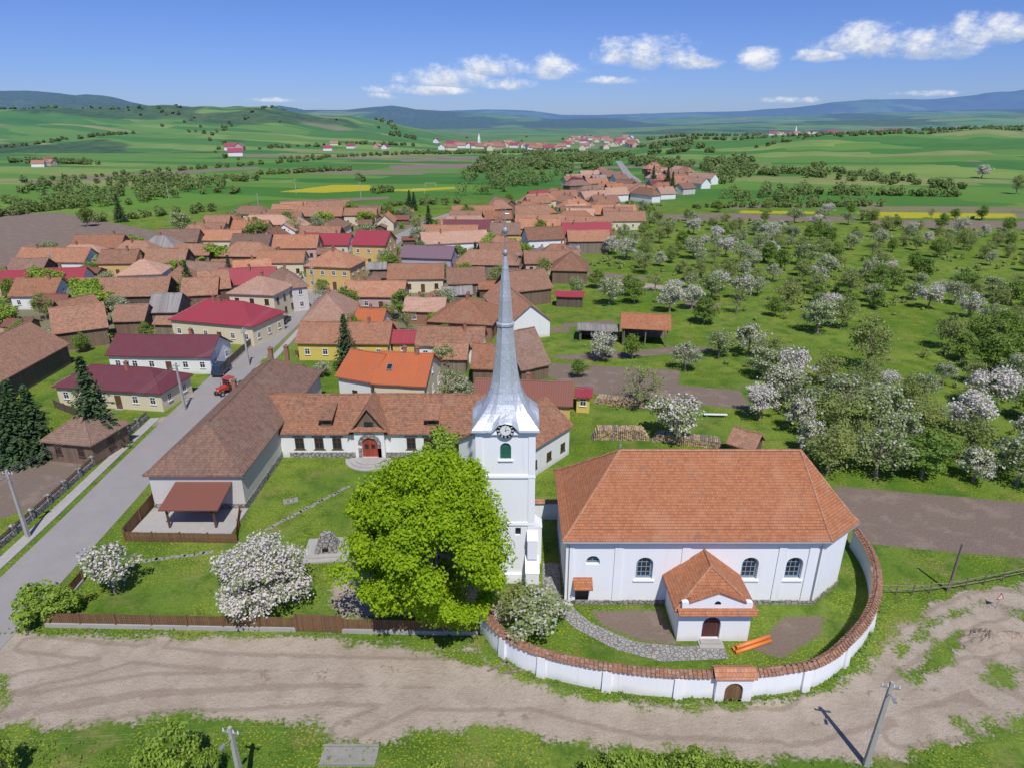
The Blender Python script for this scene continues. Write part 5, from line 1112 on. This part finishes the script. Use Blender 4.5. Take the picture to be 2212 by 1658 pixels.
# ------------------------------------------------ camera, light, world
cam=D.cameras.new('camera'); co=link(D.objects.new('camera',cam),None,(0,0,CH)); co.rotation_euler=(math.pi/2-P,0,0); cam.sensor_width=36; cam.lens=36*F/2212; cam.clip_end=60000; cam.clip_start=.5; C.scene.camera=co
el=math.radians(57); sd=Vector((.25,-.97,0)).normalized()*math.cos(el)+Vector((0,0,math.sin(el)))
sl=D.lights.new('sun','SUN'); sl.energy=4.2; sl.angle=math.radians(.5); sl.color=(1,.965,.91); so=link(D.objects.new('sun',sl),None,(0,-20,80)); so.rotation_euler=(-sd).to_track_quat('-Z','Y').to_euler()
w=D.worlds.new('World'); C.scene.world=w; w.use_nodes=True; nt=w.node_tree; bg=nt.nodes['Background']
sky=nd(nt,'ShaderNodeTexSky',sky_type='NISHITA',sun_disc=False,sun_elevation=el,sun_rotation=math.atan2(sd.x,sd.y),altitude=500,air_density=1.,dust_density=.4,ozone_density=3.)
tint=mixc(nt,1.,sky.outputs[0],(.50,.64,1.12),'MULTIPLY')
nt.links.new(tint,bg.inputs[0]); bg.inputs[1].default_value=.1
dirn=nd(nt,'ShaderNodeTexCoord').outputs['Generated']; sx=nd(nt,'ShaderNodeSeparateXYZ',{0:dirn})
az=mth(nt,'ARCTAN2',sx.outputs[0],sx.outputs[1]); ele=mth(nt,'ARCSINE',sx.outputs[2])
def dirpx(px,py):
    u=(px-1106)/F; v=(py-829)/F; x,y,z=u,CP-v*SP,-(SP+v*CP); return math.atan2(x,y),math.atan2(z,math.hypot(x,y))
cl=[(1400,124,140,50),(1490,138,85,26),(1325,176,75,13),(1880,100,140,56),(2010,104,150,50),(2115,80,105,50),(1770,125,85,22),(1640,138,66,36),(1195,155,72,38),(1060,152,80,34),(970,175,115,38),(1095,186,70,20),(920,198,120,18),(830,210,60,13),(600,218,90,9),(1700,219,90,11),(2010,204,90,11),(2225,72,70,24)]
mask=None; low=None
for cx,cy,hw,hh in cl:
    a0,e0=dirpx(cx,cy); a1,_=dirpx(cx+hw,cy); _,e1=dirpx(cx,cy-hh); sa=a1-a0; se=e1-e0
    da=mth(nt,'DIVIDE',mth(nt,'SUBTRACT',az,a0),sa); de=mth(nt,'DIVIDE',mth(nt,'SUBTRACT',ele,e0),se)
    dd=mth(nt,'MAXIMUM',de,mth(nt,'MULTIPLY',de,-1.9))
    v=mth(nt,'SUBTRACT',1.,mth(nt,'ADD',mth(nt,'MULTIPLY',da,da),mth(nt,'MULTIPLY',dd,dd)))
    if cy>200: v=mth(nt,'SUBTRACT',v,.4)
    if mask is None: mask=v; low=de
    else:
        low=nd(nt,'ShaderNodeMix',{0:mth(nt,'GREATER_THAN',v,mask),2:low,3:de},data_type='FLOAT').outputs[0]
        mask=mth(nt,'MAXIMUM',mask,v)
cv=nd(nt,'ShaderNodeCombineXYZ',{0:az,1:mth(nt,'MULTIPLY',ele,1.5)}).outputs[0]
cn=noise(nt,cv,26,8,.66); cn2=noise(nt,cv,55,4,.6)
t=mth(nt,'ADD',mask,mth(nt,'MULTIPLY',mth(nt,'SUBTRACT',cn,.5),4.6)); al=sstep(nt,t,-.2,1.5)
sh=mth(nt,'ADD',mth(nt,'MULTIPLY',low,.9),mth(nt,'MULTIPLY',mth(nt,'SUBTRACT',cn2,.5),2.6))
cc=mixc(nt,sstep(nt,sh,-.5,.6),(.50,.58,.73),(.92,.93,.95))
b2=nd(nt,'ShaderNodeBackground',{0:cc,1:1.}); mx=nd(nt,'ShaderNodeMixShader',{0:mth(nt,'MULTIPLY',al,.97),1:bg.outputs[0],2:b2.outputs[0]}); nt.links.new(mx.outputs[0],nt.nodes['World Output'].inputs[0])
C.scene.view_settings.view_transform='Standard'; C.scene.view_settings.look='None'; C.scene.view_settings.exposure=0
print('FOOT',len(FP),'TREES',len(TREES))
